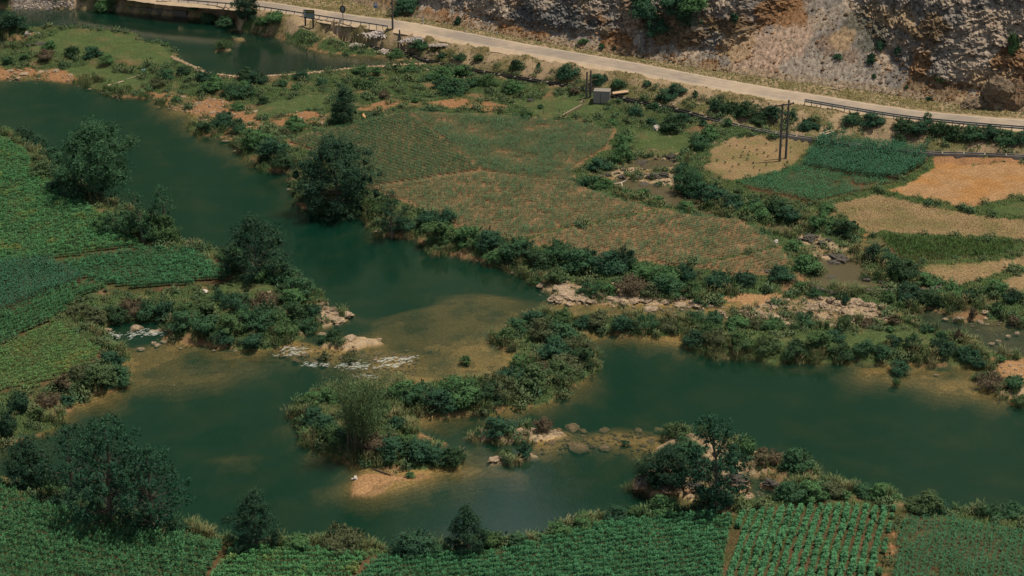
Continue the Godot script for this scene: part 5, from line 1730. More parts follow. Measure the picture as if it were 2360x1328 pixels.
func make_ico(levels: int) -> void:
	var t := (1.0 + sqrt(5.0)) / 2.0
	ico_v = PackedVector3Array([Vector3(-1, t, 0), Vector3(1, t, 0), Vector3(-1, -t, 0), Vector3(1, -t, 0), Vector3(0, -1, t), Vector3(0, 1, t), Vector3(0, -1, -t), Vector3(0, 1, -t), Vector3(t, 0, -1), Vector3(t, 0, 1), Vector3(-t, 0, -1), Vector3(-t, 0, 1)])
	for k in 12:
		ico_v[k] = ico_v[k].normalized()
	ico_i = PackedInt32Array([0, 11, 5, 0, 5, 1, 0, 1, 7, 0, 7, 10, 0, 10, 11, 1, 5, 9, 5, 11, 4, 11, 10, 2, 10, 7, 6, 7, 1, 8, 3, 9, 4, 3, 4, 2, 3, 2, 6, 3, 6, 8, 3, 8, 9, 4, 9, 5, 2, 4, 11, 6, 2, 10, 8, 6, 7, 9, 8, 1])
	for l in levels:
		var next := PackedInt32Array()
		var mid := {}
		for k in ico_i.size() / 3:
			var a := ico_i[3 * k]
			var b := ico_i[3 * k + 1]
			var c := ico_i[3 * k + 2]
			var e := []
			for pr in [[a, b], [b, c], [c, a]]:
				var key := Vector2i(mini(pr[0], pr[1]), maxi(pr[0], pr[1]))
				if not mid.has(key):
					mid[key] = ico_v.size()
					ico_v.append((ico_v[pr[0]] + ico_v[pr[1]]).normalized())
				e.append(mid[key])
			next.append_array([a, e[0], e[2], b, e[1], e[0], c, e[2], e[1], e[0], e[1], e[2]])
		ico_i = next

func rock_mesh(seed_: int, levels: int, jag: float, kind: String) -> ArrayMesh:
	make_ico(levels)
	var r := RandomNumberGenerator.new()
	r.seed = seed_
	var f := FastNoiseLite.new()
	f.seed = seed_
	f.frequency = 1.1
	f.fractal_octaves = 5
	f.fractal_type = FastNoiseLite.FRACTAL_RIDGED
	var cuts := []
	for k in 15:
		cuts.append([Vector3(r.randfn(), r.randfn() * 0.8, r.randfn()).normalized(), r.randf_range(0.5, 0.9)])
	var m := MB.new()
	for p in ico_v:
		var s := 1.0
		for c in cuts:
			var d: float = p.dot(c[0])
			if d > 0.05:
				s = minf(s, c[1] / d)
		s *= 1.0 + (f.get_noise_3d(p.x, p.y, p.z) - 0.2) * jag
		var q := p * s * 0.62
		q.y = q.y * 0.9 + 0.30
		m.v.append(q)
		var g := f.get_noise_3d(p.x * 3.0 + 5.0, p.y * 3.0, p.z * 3.0)
		var c: Color
		var top := clampf((q.y - 0.42) * 5.0 + g * 1.5, 0.0, 1.0)
		match kind:
			"k": c = Color(0.12, 0.11, 0.10).lerp(Color(0.28, 0.22, 0.16), clampf(-g * 1.8 - 0.1 + (0.25 - q.y) * 1.2, 0.0, 0.8))
			"d": c = Color(0.115, 0.085, 0.048).lerp(Color(0.27, 0.195, 0.12), clampf(0.4 + g * 2.0, 0.0, 1.0))
			"c": c = Color(0.40, 0.27, 0.165).lerp(Color(0.10, 0.095, 0.09), top)
			"w": c = Color(0.62, 0.57, 0.52) * (1.0 + g * 0.4)
			"t": c = Color(0.36, 0.25, 0.15).lerp(Color(0.2, 0.16, 0.12), clampf(0.4 + g * 2.0, 0.0, 1.0))
			"r": c = Color(0.15, 0.06, 0.035).lerp(Color(0.25, 0.18, 0.12), clampf(0.2 + g * 2.0, 0.0, 1.0))
			"g": c = Color(0.24, 0.22, 0.205) * (1.0 + g)
			_: c = Color(0.50, 0.385, 0.28).lerp(Color(0.22, 0.17, 0.125), clampf(g * 1.5 - 0.25, 0.0, 1.0))
		m.c.append(c)
	m.ix = ico_i
	return m.mesh(true)

var stones := {}

func stone(kind: String, variant: int, levels := 2) -> ArrayMesh:
	var key := "%s%d%d" % [kind, variant, levels]
	if not stones.has(key):
		stones[key] = rock_mesh(variant * 7 + 3, levels, 0.5, kind)
	return stones[key]

const ROCK_WORDS := {"p": "pale", "d": "brown mossy", "k": "dark grey", "c": "dark-capped"}

func build_rocks() -> void:
	for r in ROCKS:
		var g: Array = ROCK_GROUPS[r[4]]
		var o := part("boulder" if r[2] > 1.6 else "rock", stone(g[2], rng.randi() % 6, 3), M.rock, self)
		var y := hy(r[0], r[1])
		if wat[cell(r[0], r[1])] > 0:
			y = maxf(y, lev[cell(r[0], r[1])] - 0.2)
		if g[2] == "d":
			y -= 0.12 * r[3]
		o.position = Vector3(r[0], y - 0.1 * r[3], r[1])
		o.rotation.y = rng.randf() * TAU
		o.scale = Vector3(r[2] * (0.72 if g[2] == "p" else 0.85), r[3] * (0.54 if g[2] == "p" else 0.85) * (0.5 if g[2] == "d" else 1.0), r[2] * rng.randf_range(0.5, 0.85) * (0.8 if g[2] == "d" else 1.0))
		tag(o, "%s rock %s from the left %s" % [ROCK_WORDS[g[2]], ORDER[r[5]], g[0]], "rock", g[1])
	for r in LONE_ROCKS:
		var o := part("rock", stone(r[4], rng.randi() % 6, 2), M.rock, self)
		o.position = on_ground(r[0], r[1], -0.05)
		o.scale = Vector3(r[2], r[3], r[2] * 0.8)
		o.rotation.y = rng.randf() * TAU
		tag(o, r[5], "rock")
	var words := ["huge tan leaning block at the cliff foot, far right", "low tan slab at the cliff foot beside the huge block", "rust-red block at the right edge of the cliff", "grey block jutting from the cliff above the road bend", "tan block jutting from the cliff between orange scree"]
	for k in CLIFF_BLOCKS.size():
		var b: Array = CLIFF_BLOCKS[k]
		var o := part("cliff_block", rock_mesh(50 + k, 4, 0.3, b[4]), M.rock, self)
		o.position = cliff_point(b[0], b[1], 0.3) - Vector3(0, b[3] * 0.15, 0)
		o.scale = Vector3(b[2], b[3] * 1.1, b[2] * 0.8)
		o.rotation = Vector3(0.2, rng.randf() * TAU, 0.25)
		tag(o, words[k], "rock")
	# loose stones
	var names := {"pale": "pale loose stones", "dark": "dark loose stones", "brown": "brown loose stones"}
	var kinds := {"pale": "p", "dark": "k", "brown": "d"}
	for s in SCATTERS:
		var poly := pts2(s[4])
		var where := []
		var tints := []
		scatter(poly, s[1] * 1.5, func(q: Vector2):
			var w: float = rng.randf_range(s[2], s[3]) * (1.6 if rng.randf() < 0.12 else 1.0) * 1.5
			var y := hy(q.x, q.y) - w * 0.1
			where.append(Transform3D(Basis(Vector3.UP, rng.randf() * TAU).scaled(Vector3(w, w * rng.randf_range(0.4, 0.8), w)), Vector3(q.x, y, q.y)))
			tints.append(Color.WHITE * rng.randf_range(0.65, 1.1)))
		var o := copies("loose_stones", stone(kinds[s[0]], rng.randi() % 6, 1), M.rock, where, tints)
		tag(o, names[s[0]] + " scattered over the ground", "stones", "loose stones", "stuff")
	# rubble on the scree
	var where := []
	var tints := []
	for k in 5200:
		var u := rng.randf_range(foot[5].x, foot[17].x)
		var s := along(scree_line, u)
		var h := rng.randf() * (s + 1.0)
		var w := rng.randf_range(0.1, 0.4) * (2.0 if rng.randf() < 0.06 else 1.0)
		where.append(Transform3D(Basis.from_euler(Vector3(rng.randf(), rng.randf() * TAU, rng.randf())).scaled(Vector3(w, w * 0.8, w)), cliff_point(u, h, cliff_bulge(u, h) - 0.05)))
		tints.append(cliff_color(u, h, 0.0, CLIFF_PATCHES, {"o": Color(0.30, 0.17, 0.09), "n": Color(0.2, 0.14, 0.09), "r": Color(0.2, 0.1, 0.07), "k": Color(0.42, 0.33, 0.28), "g": Color(0.34, 0.30, 0.28), "t": Color(0.38, 0.29, 0.2), "v": Color(0.2, 0.2, 0.17), "s": Color(0.2, 0.2, 0.2)}) * 2.1)
	var o := copies("scree", stone("p", 2, 1), M.rock, where, tints)
	tag(o, "loose rubble of the scree at the cliff foot", "rubble", "", "stuff")

func scatter(poly: PackedVector2Array, density: float, put: Callable) -> void:
	var lo := poly[0]
	var hi := poly[0]
	for q in poly:
		lo = lo.min(q)
		hi = hi.max(q)
	for k in int((hi.x - lo.x) * (hi.y - lo.y) * density):
		var q := Vector2(rng.randf_range(lo.x, hi.x), rng.randf_range(lo.y, hi.y))
		if Geometry2D.is_point_in_polygon(q, poly):
			put.call(q)

func rubble_line(called: String, flat: Array, width: float, top: float, label: String, kind: String, tint: Color, per_m := 22.0) -> void:
	var line := smooth_line(flat, 0.5)
	var core := MB.new()
	var base := on_ground(line[0].x, line[0].y)
	var root := thing(called, Vector3(line[0].x, 0, line[0].y), 0.0, label, "wall")
	for k in line.size() - 1:
		var a := Vector3(line[k].x, top - 0.55, line[k].y) - root.position
		var b := Vector3(line[k + 1].x, top - 0.55, line[k + 1].y) - root.position
		core.bar(a, b + (b - a) * 0.3, width * 0.7, 1.0, {"p": Color(0.5, 0.385, 0.28), "k": Color(0.16, 0.14, 0.125), "g": Color(0.34, 0.31, 0.285), "w": Color(0.55, 0.5, 0.46)}[kind])
	part("core", core.mesh(), M.rock, root)
	var where := []
	var tints := []
	for k in line.size() - 1:
		var d := (line[k + 1] - line[k]).normalized()
		var side := Vector2(d.y, -d.x)
		for s in int(per_m * line[k].distance_to(line[k + 1])) + 1:
			var t := rng.randf_range(-0.5, 0.5)
			var q := line[k].lerp(line[k + 1], rng.randf()) + side * t * width
			var w := rng.randf_range(0.2, 0.5)
			var y := top - rng.randf() * 0.15 - (absf(t) - 0.25) * 2.4 * rng.randf() * (1.0 if absf(t) > 0.25 else 0.0)
			where.append(Transform3D(Basis.from_euler(Vector3(rng.randf(), rng.randf() * TAU, rng.randf())).scaled(Vector3(w, w * 0.8, w)), Vector3(q.x, y - 0.15, q.y) - root.position))
			tints.append(tint * rng.randf_range(0.7, 1.25))
	var o := copies("stone_rubble", stone(kind, 1, 1), M.rock, where, tints, root)
	o.set_meta("kind", "stuff")

func heap(at: Vector2, wide: float, deep: float, high: float, label: String, tint: Color, kind := "g") -> void:
	var root := thing("gravel_heap", on_ground(at.x, at.y), 0.2, label, "gravel heap", "heaps of quarried stone by the road")
	var where := []
	var tints := []
	for k in int(wide * deep * 26.0):
		var q := Vector2(rng.randfn() * 0.25, rng.randfn() * 0.25)
		var y := high * exp(-q.length_squared() * 9.0) * rng.randf_range(0.3, 1.0)
		var w := rng.randf_range(0.14, 0.5)
		where.append(Transform3D(Basis.from_euler(Vector3(rng.randf(), rng.randf() * TAU, rng.randf())).scaled(Vector3(w, w * 0.8, w)), Vector3(q.x * wide, y, q.y * deep)))
		tints.append(tint * rng.randf_range(0.7, 1.3))
	var o := copies("stone_rubble", stone(kind, 3, 1), M.rock, where, tints, root)
	o.set_meta("kind", "stuff")

func build_walls() -> void:
	rubble_line("stone_dam", DAM, 1.1, 2.62, "long pale rubble dam curving along the upper pond", "p", Color(1.05, 1.0, 0.95))
	rubble_line("stone_dam", LOW_DAM, 0.9, 1.75, "low dark dry-stone dam across the muddy creek", "k", Color(1.3, 1.25, 1.2), 18.0)
	# face of the low dam: stones stacked below its crest
	var rv := thing("stone_revetment", Vector3(RIPRAP_A.x, 2.0, RIPRAP_A.y), 0.0, "grey stone revetment sloping into the pond, top left corner", "revetment")
	var wide := RIPRAP_B.x - RIPRAP_A.x
	var rw := []
	var rt := []
	for k in 5200:
		var w := rng.randf_range(0.2, 0.46)
		var q := on_ground(RIPRAP_A.x + rng.randf() * wide, RIPRAP_A.y + 0.6 - rng.randf() * 10.0, 0.02)
		rw.append(Transform3D(Basis.from_euler(Vector3(rng.randf(), rng.randf() * TAU, rng.randf())).scaled(Vector3(w, w * 0.8, w)), q - rv.position))
		rt.append(Color(1.5, 1.42, 1.35) * rng.randf_range(0.6, 1.3))
	var rs := copies("stone_rubble", stone("g", 4, 1), M.rock, rw, rt, rv)
	rs.set_meta("kind", "stuff")
	rubble_line("stone_revetment", [WALL_STUB_A.x, WALL_STUB_A.y, WALL_STUB_B.x, WALL_STUB_B.y], 1.6, 3.0, "short white stone wall at the grass tongue's end", "w", Color(0.85, 0.83, 0.82), 40.0)
	var m := MB.new()
	var a := on_ground(RETAIN_A.x, RETAIN_A.y)
	var b := on_ground(RETAIN_B.x, RETAIN_B.y)
	a.y = 2.6
	b.y = 2.6
	m.bar(Vector3.ZERO, b - a, 0.5, 1.6, Color(0.10, 0.095, 0.085))
	var o := part("retaining_wall", m.mesh(), M.concrete, self)
	o.position = a
	tag(o, "dark concrete retaining wall along the far pond shore", "wall")
	heap(HEAP_A, 5.6, 4.0, 0.9, "pale stone heap beside the end of the left guardrail", Color(1.9, 1.85, 1.85))
	heap(HEAP_B, 6.8, 3.6, 0.7, "long grey stone heap behind the twin leaning poles", Color(1.4, 1.38, 1.42))
	heap(HEAP_C, 2.8, 2.6, 0.4, "small pale stone heap on the grass by the pond", Color(1.6, 1.55, 1.5))
	heap(HEAP_D, 2.6, 2.4, 0.6, "small pale stone heap against the channel", Color(1.8, 1.7, 1.65))
	heap(HEAP_E, 5.0, 2.4, 0.15, "flat spread of fine grey gravel beside the road", Color(1.25, 1.2, 1.15))

func build_channel() -> void:
	# raised concrete water channel: two walls, a floor and cross ties
	var line := smooth_line(CHANNEL, 1.2)
	var root := thing("water_channel", Vector3(line[0].x, 0, line[0].y), 0.0, "long dark concrete water channel running below the road", "channel")
	var east := 0.0
	for s in [[-0.5, "channel_wall"], [0.5, "channel_wall"]]:
		var m := MB.new()
		for k in line.size() - 1:
			var d := (line[k + 1] - line[k]).normalized()
			var side: Vector2 = Vector2(d.y, -d.x) * s[0]
			var a := line[k] + side - line[0]
			var b := line[k + 1] + side - line[0]
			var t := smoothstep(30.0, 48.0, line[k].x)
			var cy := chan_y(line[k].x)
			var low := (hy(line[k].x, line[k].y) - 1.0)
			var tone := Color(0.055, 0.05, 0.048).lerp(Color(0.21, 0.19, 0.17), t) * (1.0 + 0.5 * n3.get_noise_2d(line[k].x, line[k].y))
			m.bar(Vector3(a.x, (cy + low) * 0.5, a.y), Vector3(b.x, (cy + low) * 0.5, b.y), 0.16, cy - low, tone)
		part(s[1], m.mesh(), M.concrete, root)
	var fl := MB.new()
	for k in line.size() - 1:
		var a := line[k] - line[0]
		var b := line[k + 1] - line[0]
		fl.bar(Vector3(a.x, chan_y(line[k].x) - 0.75, a.y), Vector3(b.x, chan_y(line[k].x) - 0.75, b.y), 0.84, 0.12, Color(0.05, 0.05, 0.045))
	part("channel_floor", fl.mesh(), M.concrete, root)
	var tie := MB.new()
	tie.box(Transform3D(), Vector3(0.22, 0.12, 0.82), Color(0.24, 0.22, 0.19))
	var tm := tie.mesh()
	var acc := 0.0
	for k in line.size() - 1:
		acc += line[k].distance_to(line[k + 1])
		if acc > 3.4:
			acc = 0.0
			var d := (line[k + 1] - line[k]).normalized()
			var o := part("cross_tie", tm, M.concrete, root)
			o.position = Vector3(line[k].x - line[0].x, chan_y(line[k].x) - 0.08, line[k].y - line[0].y)
			o.rotation.y = -d.angle()

# ---------------------------------------------------------------- crops
func crop_mesh(kind: String, seed_: int) -> ArrayMesh:
	var r := RandomNumberGenerator.new()
	r.seed = seed_ + 90
	var m := MB.new()
	match kind:
		"leafy", "leafyd", "flower", "tobacco", "bean":
			var tall: float = {"leafy": 0.95, "leafyd": 0.95, "flower": 1.15, "tobacco": 0.75, "bean": 0.5}[kind]
			var count: int = {"leafy": 34, "leafyd": 34, "flower": 32, "tobacco": 34, "bean": 30}[kind]
			var ll: float = {"leafy": 0.33, "leafyd": 0.33, "flower": 0.35, "tobacco": 0.38, "bean": 0.24}[kind]
			for k in count:
				var t := (k + 0.5) / count
				var a := k * 2.4 + r.randf() * 0.7
				var out := Vector3(cos(a), 0, sin(a))
				var up := lerpf(-0.15, 0.75, t) + r.randfn() * 0.15
				var d := (out + Vector3(0, up, 0)).normalized()
				var nr := (Vector3.UP * 1.0 - out * up * 0.6 + Vector3(r.randfn(), 0, r.randfn()) * 0.25).normalized()
				var l := ll * lerpf(1.15, 0.7, t) * r.randf_range(0.8, 1.15)
				var g := r.randf_range(0.7, 1.25)
				m.leaf(Vector3(0, tall * (0.2 + 0.7 * t), 0) + out * 0.05, d, nr, l, l * 0.5, Color(g, g, g))
			if kind == "flower":
				for k in 7:
					var a := r.randf() * TAU
					m.leaf(Vector3(cos(a) * 0.08, tall * 0.95, sin(a) * 0.08), (Vector3(cos(a), 1.2, sin(a))).normalized(), Vector3(-sin(a), 0.3, cos(a)).normalized(), 0.22, 0.09, Color(4.6, 2.5, 3.1))
		"maize", "youngmaize", "sprout", "rowsprout":
			var tall: float = {"maize": 1.5, "youngmaize": 0.8, "sprout": 0.6, "rowsprout": 0.65}[kind]
			var count: int = {"maize": 11, "youngmaize": 8, "sprout": 10, "rowsprout": 10}[kind]
			var ll: float = {"maize": 0.75, "youngmaize": 0.55, "sprout": 0.5, "rowsprout": 0.56}[kind]
			for k in count:
				var t := (k + 0.5) / count
				var a := k * 2.7 + r.randf()
				var out := Vector3(cos(a), 0, sin(a))
				var p := Vector3(0, tall * (0.12 + 0.7 * t), 0)
				var l := ll * r.randf_range(0.8, 1.15)
				var w := l * 0.17
				var g := r.randf_range(0.75, 1.25)
				var d1 := (out + Vector3(0, 1.1, 0)).normalized()
				var d2 := (out + Vector3(0, -0.35, 0)).normalized()
				var nr := (Vector3.UP + out * -0.3).normalized()
				m.leaf(p, d1, nr, l * 0.6, w, Color(g, g, g))
				m.leaf(p + d1 * l * 0.42, d2, nr, l * 0.6, w, Color(g, g, g) * 1.05)
		"rice", "stubble":
			var tall := 0.5 if kind == "rice" else 0.14
			for k in 9:
				var a := r.randf() * TAU
				var d := Vector3(cos(a) * 0.45, 1.0, sin(a) * 0.45).normalized()
				m.leaf(Vector3(r.randfn(), 0, r.randfn()) * 0.07, d, (Vector3.UP * 0.6 + Vector3(r.randfn(), 0, r.randfn())).normalized(), tall * r.randf_range(0.7, 1.2), 0.05, Color.WHITE * r.randf_range(0.7, 1.25))
		"seedling":
			for k in 16:
				var a := r.randf() * TAU
				var d := Vector3(cos(a), r.randf_range(0.1, 1.0), sin(a)).normalized()
				m.leaf(Vector3(0, 0.1 + 0.2 * r.randf(), 0), d, (Vector3.UP + d * 0.3).normalized(), 0.3, 0.14, Color.WHITE * r.randf_range(0.7, 1.2))
	return m.mesh()

func build_fields() -> void:
	var tone := {"leafy": Color(0.052, 0.155, 0.062), "leafyd": Color(0.037, 0.126, 0.058), "flower": Color(0.045, 0.132, 0.058), "tobacco": Color(0.050, 0.150, 0.070), "bean": Color(0.075, 0.160, 0.056), "maize": Color(0.026, 0.086, 0.050), "youngmaize": Color(0.034, 0.110, 0.056), "sprout": Color(0.052, 0.105, 0.054), "rowsprout": Color(0.040, 0.092, 0.046), "rice": Color(0.070, 0.140, 0.046), "stubble": Color(0.22, 0.19, 0.10), "seedling": Color(0.04, 0.07, 0.035)}
	for f in FIELDS:
		var poly := pts2(f[7])
		var kind: String = f[2]
		var d := Vector2(cos(f[5]), sin(f[5]))
		var s := Vector2(-d.y, d.x)
		var lo := Vector2(INF, INF)
		var hi := -lo
		for q in poly:
			var w := Vector2(q.dot(d), q.dot(s))
			lo = lo.min(w)
			hi = hi.max(w)
		var sets := [[], [], []]
		var tints := [[], [], []]
		var v := lo.y + 0.2
		while v < hi.y:
			var u := lo.x
			while u < hi.x:
				u += f[4] * rng.randf_range(0.8, 1.2)
				var bend := n2.get_noise_2d(u * 0.5, v * 0.1) * 0.8
				var q: Vector2 = d * u + s * (v + bend + rng.randfn() * 0.07)
				if rng.randf() > f[6] or absf(q.x) > 0.36 * -q.y + 4.0 or not Geometry2D.is_point_in_polygon(q, poly):
					continue
				var a := n1.get_noise_2d(q.x * 2.4, q.y * 2.4)
				if kind == "sprout" and a < -0.8 + rng.randf() * 0.4:
					continue
				if kind == "youngmaize" and a < -0.42:
					continue
				var size := rng.randf_range(0.8, 1.2) * (1.0 + a * (0.5 if kind == "sprout" else 0.25))
				var k := rng.randi() % 3
				sets[k].append(Transform3D(Basis(Vector3.UP, rng.randf() * TAU).scaled(Vector3.ONE * size), on_ground(q.x, q.y, -0.02)))
				var c: Color = tone[kind] * rng.randf_range(0.75, 1.25)
				if kind == "bean" or kind == "leafy":
					c = c.lerp(Color(0.19, 0.20, 0.05), clampf(n2.get_noise_2d(q.x * 5.0, q.y * 5.0) * 1.6 - 0.35, 0.0, 0.55) * (1.0 if rng.randf() < 0.7 else 0.2))
				tints[k].append(c)
			v += f[3]
		var root := Node3D.new()
		root.name = numbered(f[0])
		add_child(root)
		tag(root, f[1], "crop field" if kind != "stubble" else "stubble", "", "stuff")
		for k in 3:
			if sets[k].size() > 0:
				var o := copies("plants", crop_mesh(kind, k), M.crop, sets[k], tints[k], root)
				o.set_meta("kind", "stuff")

# ---------------------------------------------------------------- shrubs and trees
func puff(m: MB, r: RandomNumberGenerator, ctr: Vector3, rad: float, count: int, ll: float, heart: Vector3, spiky := false, floor_y := 0.0) -> void:
	# leaves gathered in small sprays over a rounded mass
	var spray := 11
	for k in 22 if count > 20 else 0:
		var d0 := Vector3(r.randfn(), r.randfn(), r.randfn()).normalized()
		var p0 := ctr + d0 * rad * r.randf_range(0.1, 0.42)
		if p0.y > floor_y:
			m.leaf(p0 - d0.cross(Vector3.UP) * rad * 0.2, d0.cross(Vector3.UP).normalized(), d0, rad * 0.42, rad * 0.4, Color(0.8, 0.8, 0.8))
	for k in maxi(1, count / spray):
		var dir := Vector3(r.randfn(), r.randfn() * 0.8 + 0.3, r.randfn()).normalized()
		var c := ctr + dir * Vector3(1, 0.85, 1) * rad * (0.55 + 0.5 * sqrt(r.randf()))
		var g0 := r.randf_range(0.72, 1.28)
		var h0 := r.randf_range(-0.1, 0.1)
		var sr := rad * r.randf_range(0.16, 0.34)
		var grow_to := (dir + Vector3(0, 0.5, 0)).normalized()
		for q in spray:
			var d2 := Vector3(r.randfn(), r.randfn() + 0.3, r.randfn()).normalized()
			var p := c + d2 * sr * sqrt(r.randf()) + grow_to * sr * r.randf_range(-0.6, 1.4)
			if p.y < floor_y:
				p.y = floor_y + (floor_y - p.y) * 0.3
			var out := (dir * 0.8 + d2 * 0.6 + (p - heart).normalized() * 0.45).normalized()
			var nr := (out + Vector3(r.randfn(), r.randfn() + 0.35, r.randfn()) * 0.45).normalized()
			var d := (out.cross(Vector3(r.randfn(), r.randfn(), r.randfn())).normalized() + out * 0.5 + Vector3(0, 1.4 if spiky else -0.1, 0)).normalized()
			var g := g0 * r.randf_range(0.78, 1.25)
			m.leaf(p, d, nr, ll * r.randf_range(0.7, 1.35) * (1.7 if spiky else 1.0), ll * (0.28 if spiky else 0.58), Color(g * (1.0 + h0), g, g * (1.0 - h0)))

func shrub_mesh(seed_: int, count: int, ll: float, lobes: int, spiky := false) -> ArrayMesh:
	var r := RandomNumberGenerator.new()
	r.seed = seed_ * 13 + 1
	var m := MB.new()
	var heart := Vector3(0, 0.25, 0)
	var lop := Vector3(r.randfn(), 0, r.randfn()) * 0.07
	for k in lobes:
		var a := r.randf() * TAU
		var q := sqrt(r.randf()) * 0.40
		var h := lerpf(0.06, 0.82, pow(r.randf(), 0.8)) * (1.0 - q * 1.25)
		var c := Vector3(cos(a) * q, h, sin(a) * q) + lop * h
		puff(m, r, c, r.randf_range(0.09, 0.19) * (1.25 if h < 0.2 else 1.0), count / (lobes + 2), ll, heart, spiky)
	puff(m, r, Vector3(0, 0.28, 0), 0.27, count / (lobes + 2) * 2, ll, heart, spiky)
	for k in 12:
		var a := r.randf() * TAU
		var q := r.randf_range(0.05, 0.38)
		var b := Vector3(cos(a) * q, (1.0 - q * 1.3) * r.randf_range(0.55, 0.8), sin(a) * q) + lop * 0.6
		var d := Vector3(cos(a) * 0.5, 1.0, sin(a) * 0.5).normalized()
		var l := r.randf_range(0.1, 0.24)
		for t in 16:
			puff(m, r, b + d * l * (t / 16.0), 0.02, 1, ll * 0.9, heart, spiky)
	return m.mesh()

func stem_mesh(seed_: int) -> ArrayMesh:
	var r := RandomNumberGenerator.new()
	r.seed = seed_ + 400
	var m := MB.new()
	for k in 7:
		var a := r.randf() * TAU
		var e := Vector3(cos(a) * 0.3, r.randf_range(0.4, 0.75), sin(a) * 0.3)
		m.tube([Vector3(cos(a) * 0.04, -0.08, sin(a) * 0.04), e * 0.5 + Vector3(0, 0.05, 0), e], [0.018, 0.012, 0.005], 5)
	return m.mesh()

const SHRUB_WORDS := {"d": "dark green", "m": "mid-green", "l": "light green", "w": "olive-green", "b": "brownish"}
const SHRUB_NAMES := {"d": "shrub", "m": "shrub", "l": "shrub", "w": "willow_shrub", "b": "dry_shrub"}
var big_shrubs := []
var small_shrubs := []
var stems := []

func put_shrub(at: Vector3, w: float, h: float, kind: String, label: String, group: String) -> void:
	var o := thing(SHRUB_NAMES[kind], at, rng.randf() * TAU, label, "shrub", group)
	o.scale = Vector3(w * 1.08, h * 1.05, w * 1.08 * rng.randf_range(0.8, 1.0))
	var k := rng.randi() % 6
	var spiky := kind == "b" or (kind == "w" and rng.randf() < 0.5) or (kind == "m" and rng.randf() < 0.12)
	var mesh: ArrayMesh
	if w > 2.4:
		mesh = big_shrubs[6 + k % 3] if spiky else big_shrubs[k]
	else:
		mesh = small_shrubs[5] if spiky else small_shrubs[k % 5]
	var look: String = {"m": ["m", "m2", "m3", "m", "l"], "d": ["d", "d2", "m2"], "w": ["w", "w2"], "l": ["l"], "b": ["b"]}[kind][rng.randi() % {"m": 5, "d": 3, "w": 2, "l": 1, "b": 1}[kind]]
	part("foliage", mesh, M[look], o)
	part("stem", stems[k % 4], M.bark, o)

func build_shrubs() -> void:
	for k in 6:
		big_shrubs.append(shrub_mesh(k + 1, 8500, 0.037, 17 + k % 5))
	for k in 3:
		big_shrubs.append(shrub_mesh(k + 20, 7000, 0.038, 15, true))
	for k in 5:
		small_shrubs.append(shrub_mesh(k + 40, 2200, 0.07, 10))
	small_shrubs.append(shrub_mesh(50, 1000, 0.10, 6, true))
	for k in 4:
		stems.append(stem_mesh(k))
	for s in SHRUBS:
		var g: Array = SHRUB_GROUPS[s[5]]
		var at := on_ground(s[0], s[1], -0.05)
		var k := cell(s[0], s[1])
		if wat[k] > 0:
			at.y = maxf(at.y, lev[k] - 0.15)
		put_shrub(at, s[2], s[3], s[4], "%s shrub, %s from the left at %s" % [SHRUB_WORDS[s[4]], ORDER[s[6]], g[0]], g[1])
	for s in CLIFF_SHRUBS:
		put_shrub(cliff_point(s[0], s[1], cliff_bulge(s[0], s[1]) - 0.3), s[2], s[3], s[4], "%s shrub clinging to the cliff, number %s from the left" % [SHRUB_WORDS[s[4]], ["one", "two", "three", "four", "five", "six", "seven", "eight", "nine", "ten", "eleven", "twelve", "thirteen", "fourteen", "fifteen", "sixteen", "seventeen", "eighteen", "nineteen", "twenty", "twenty-one", "twenty-two"][s[5]]], "shrubs on the cliff face")

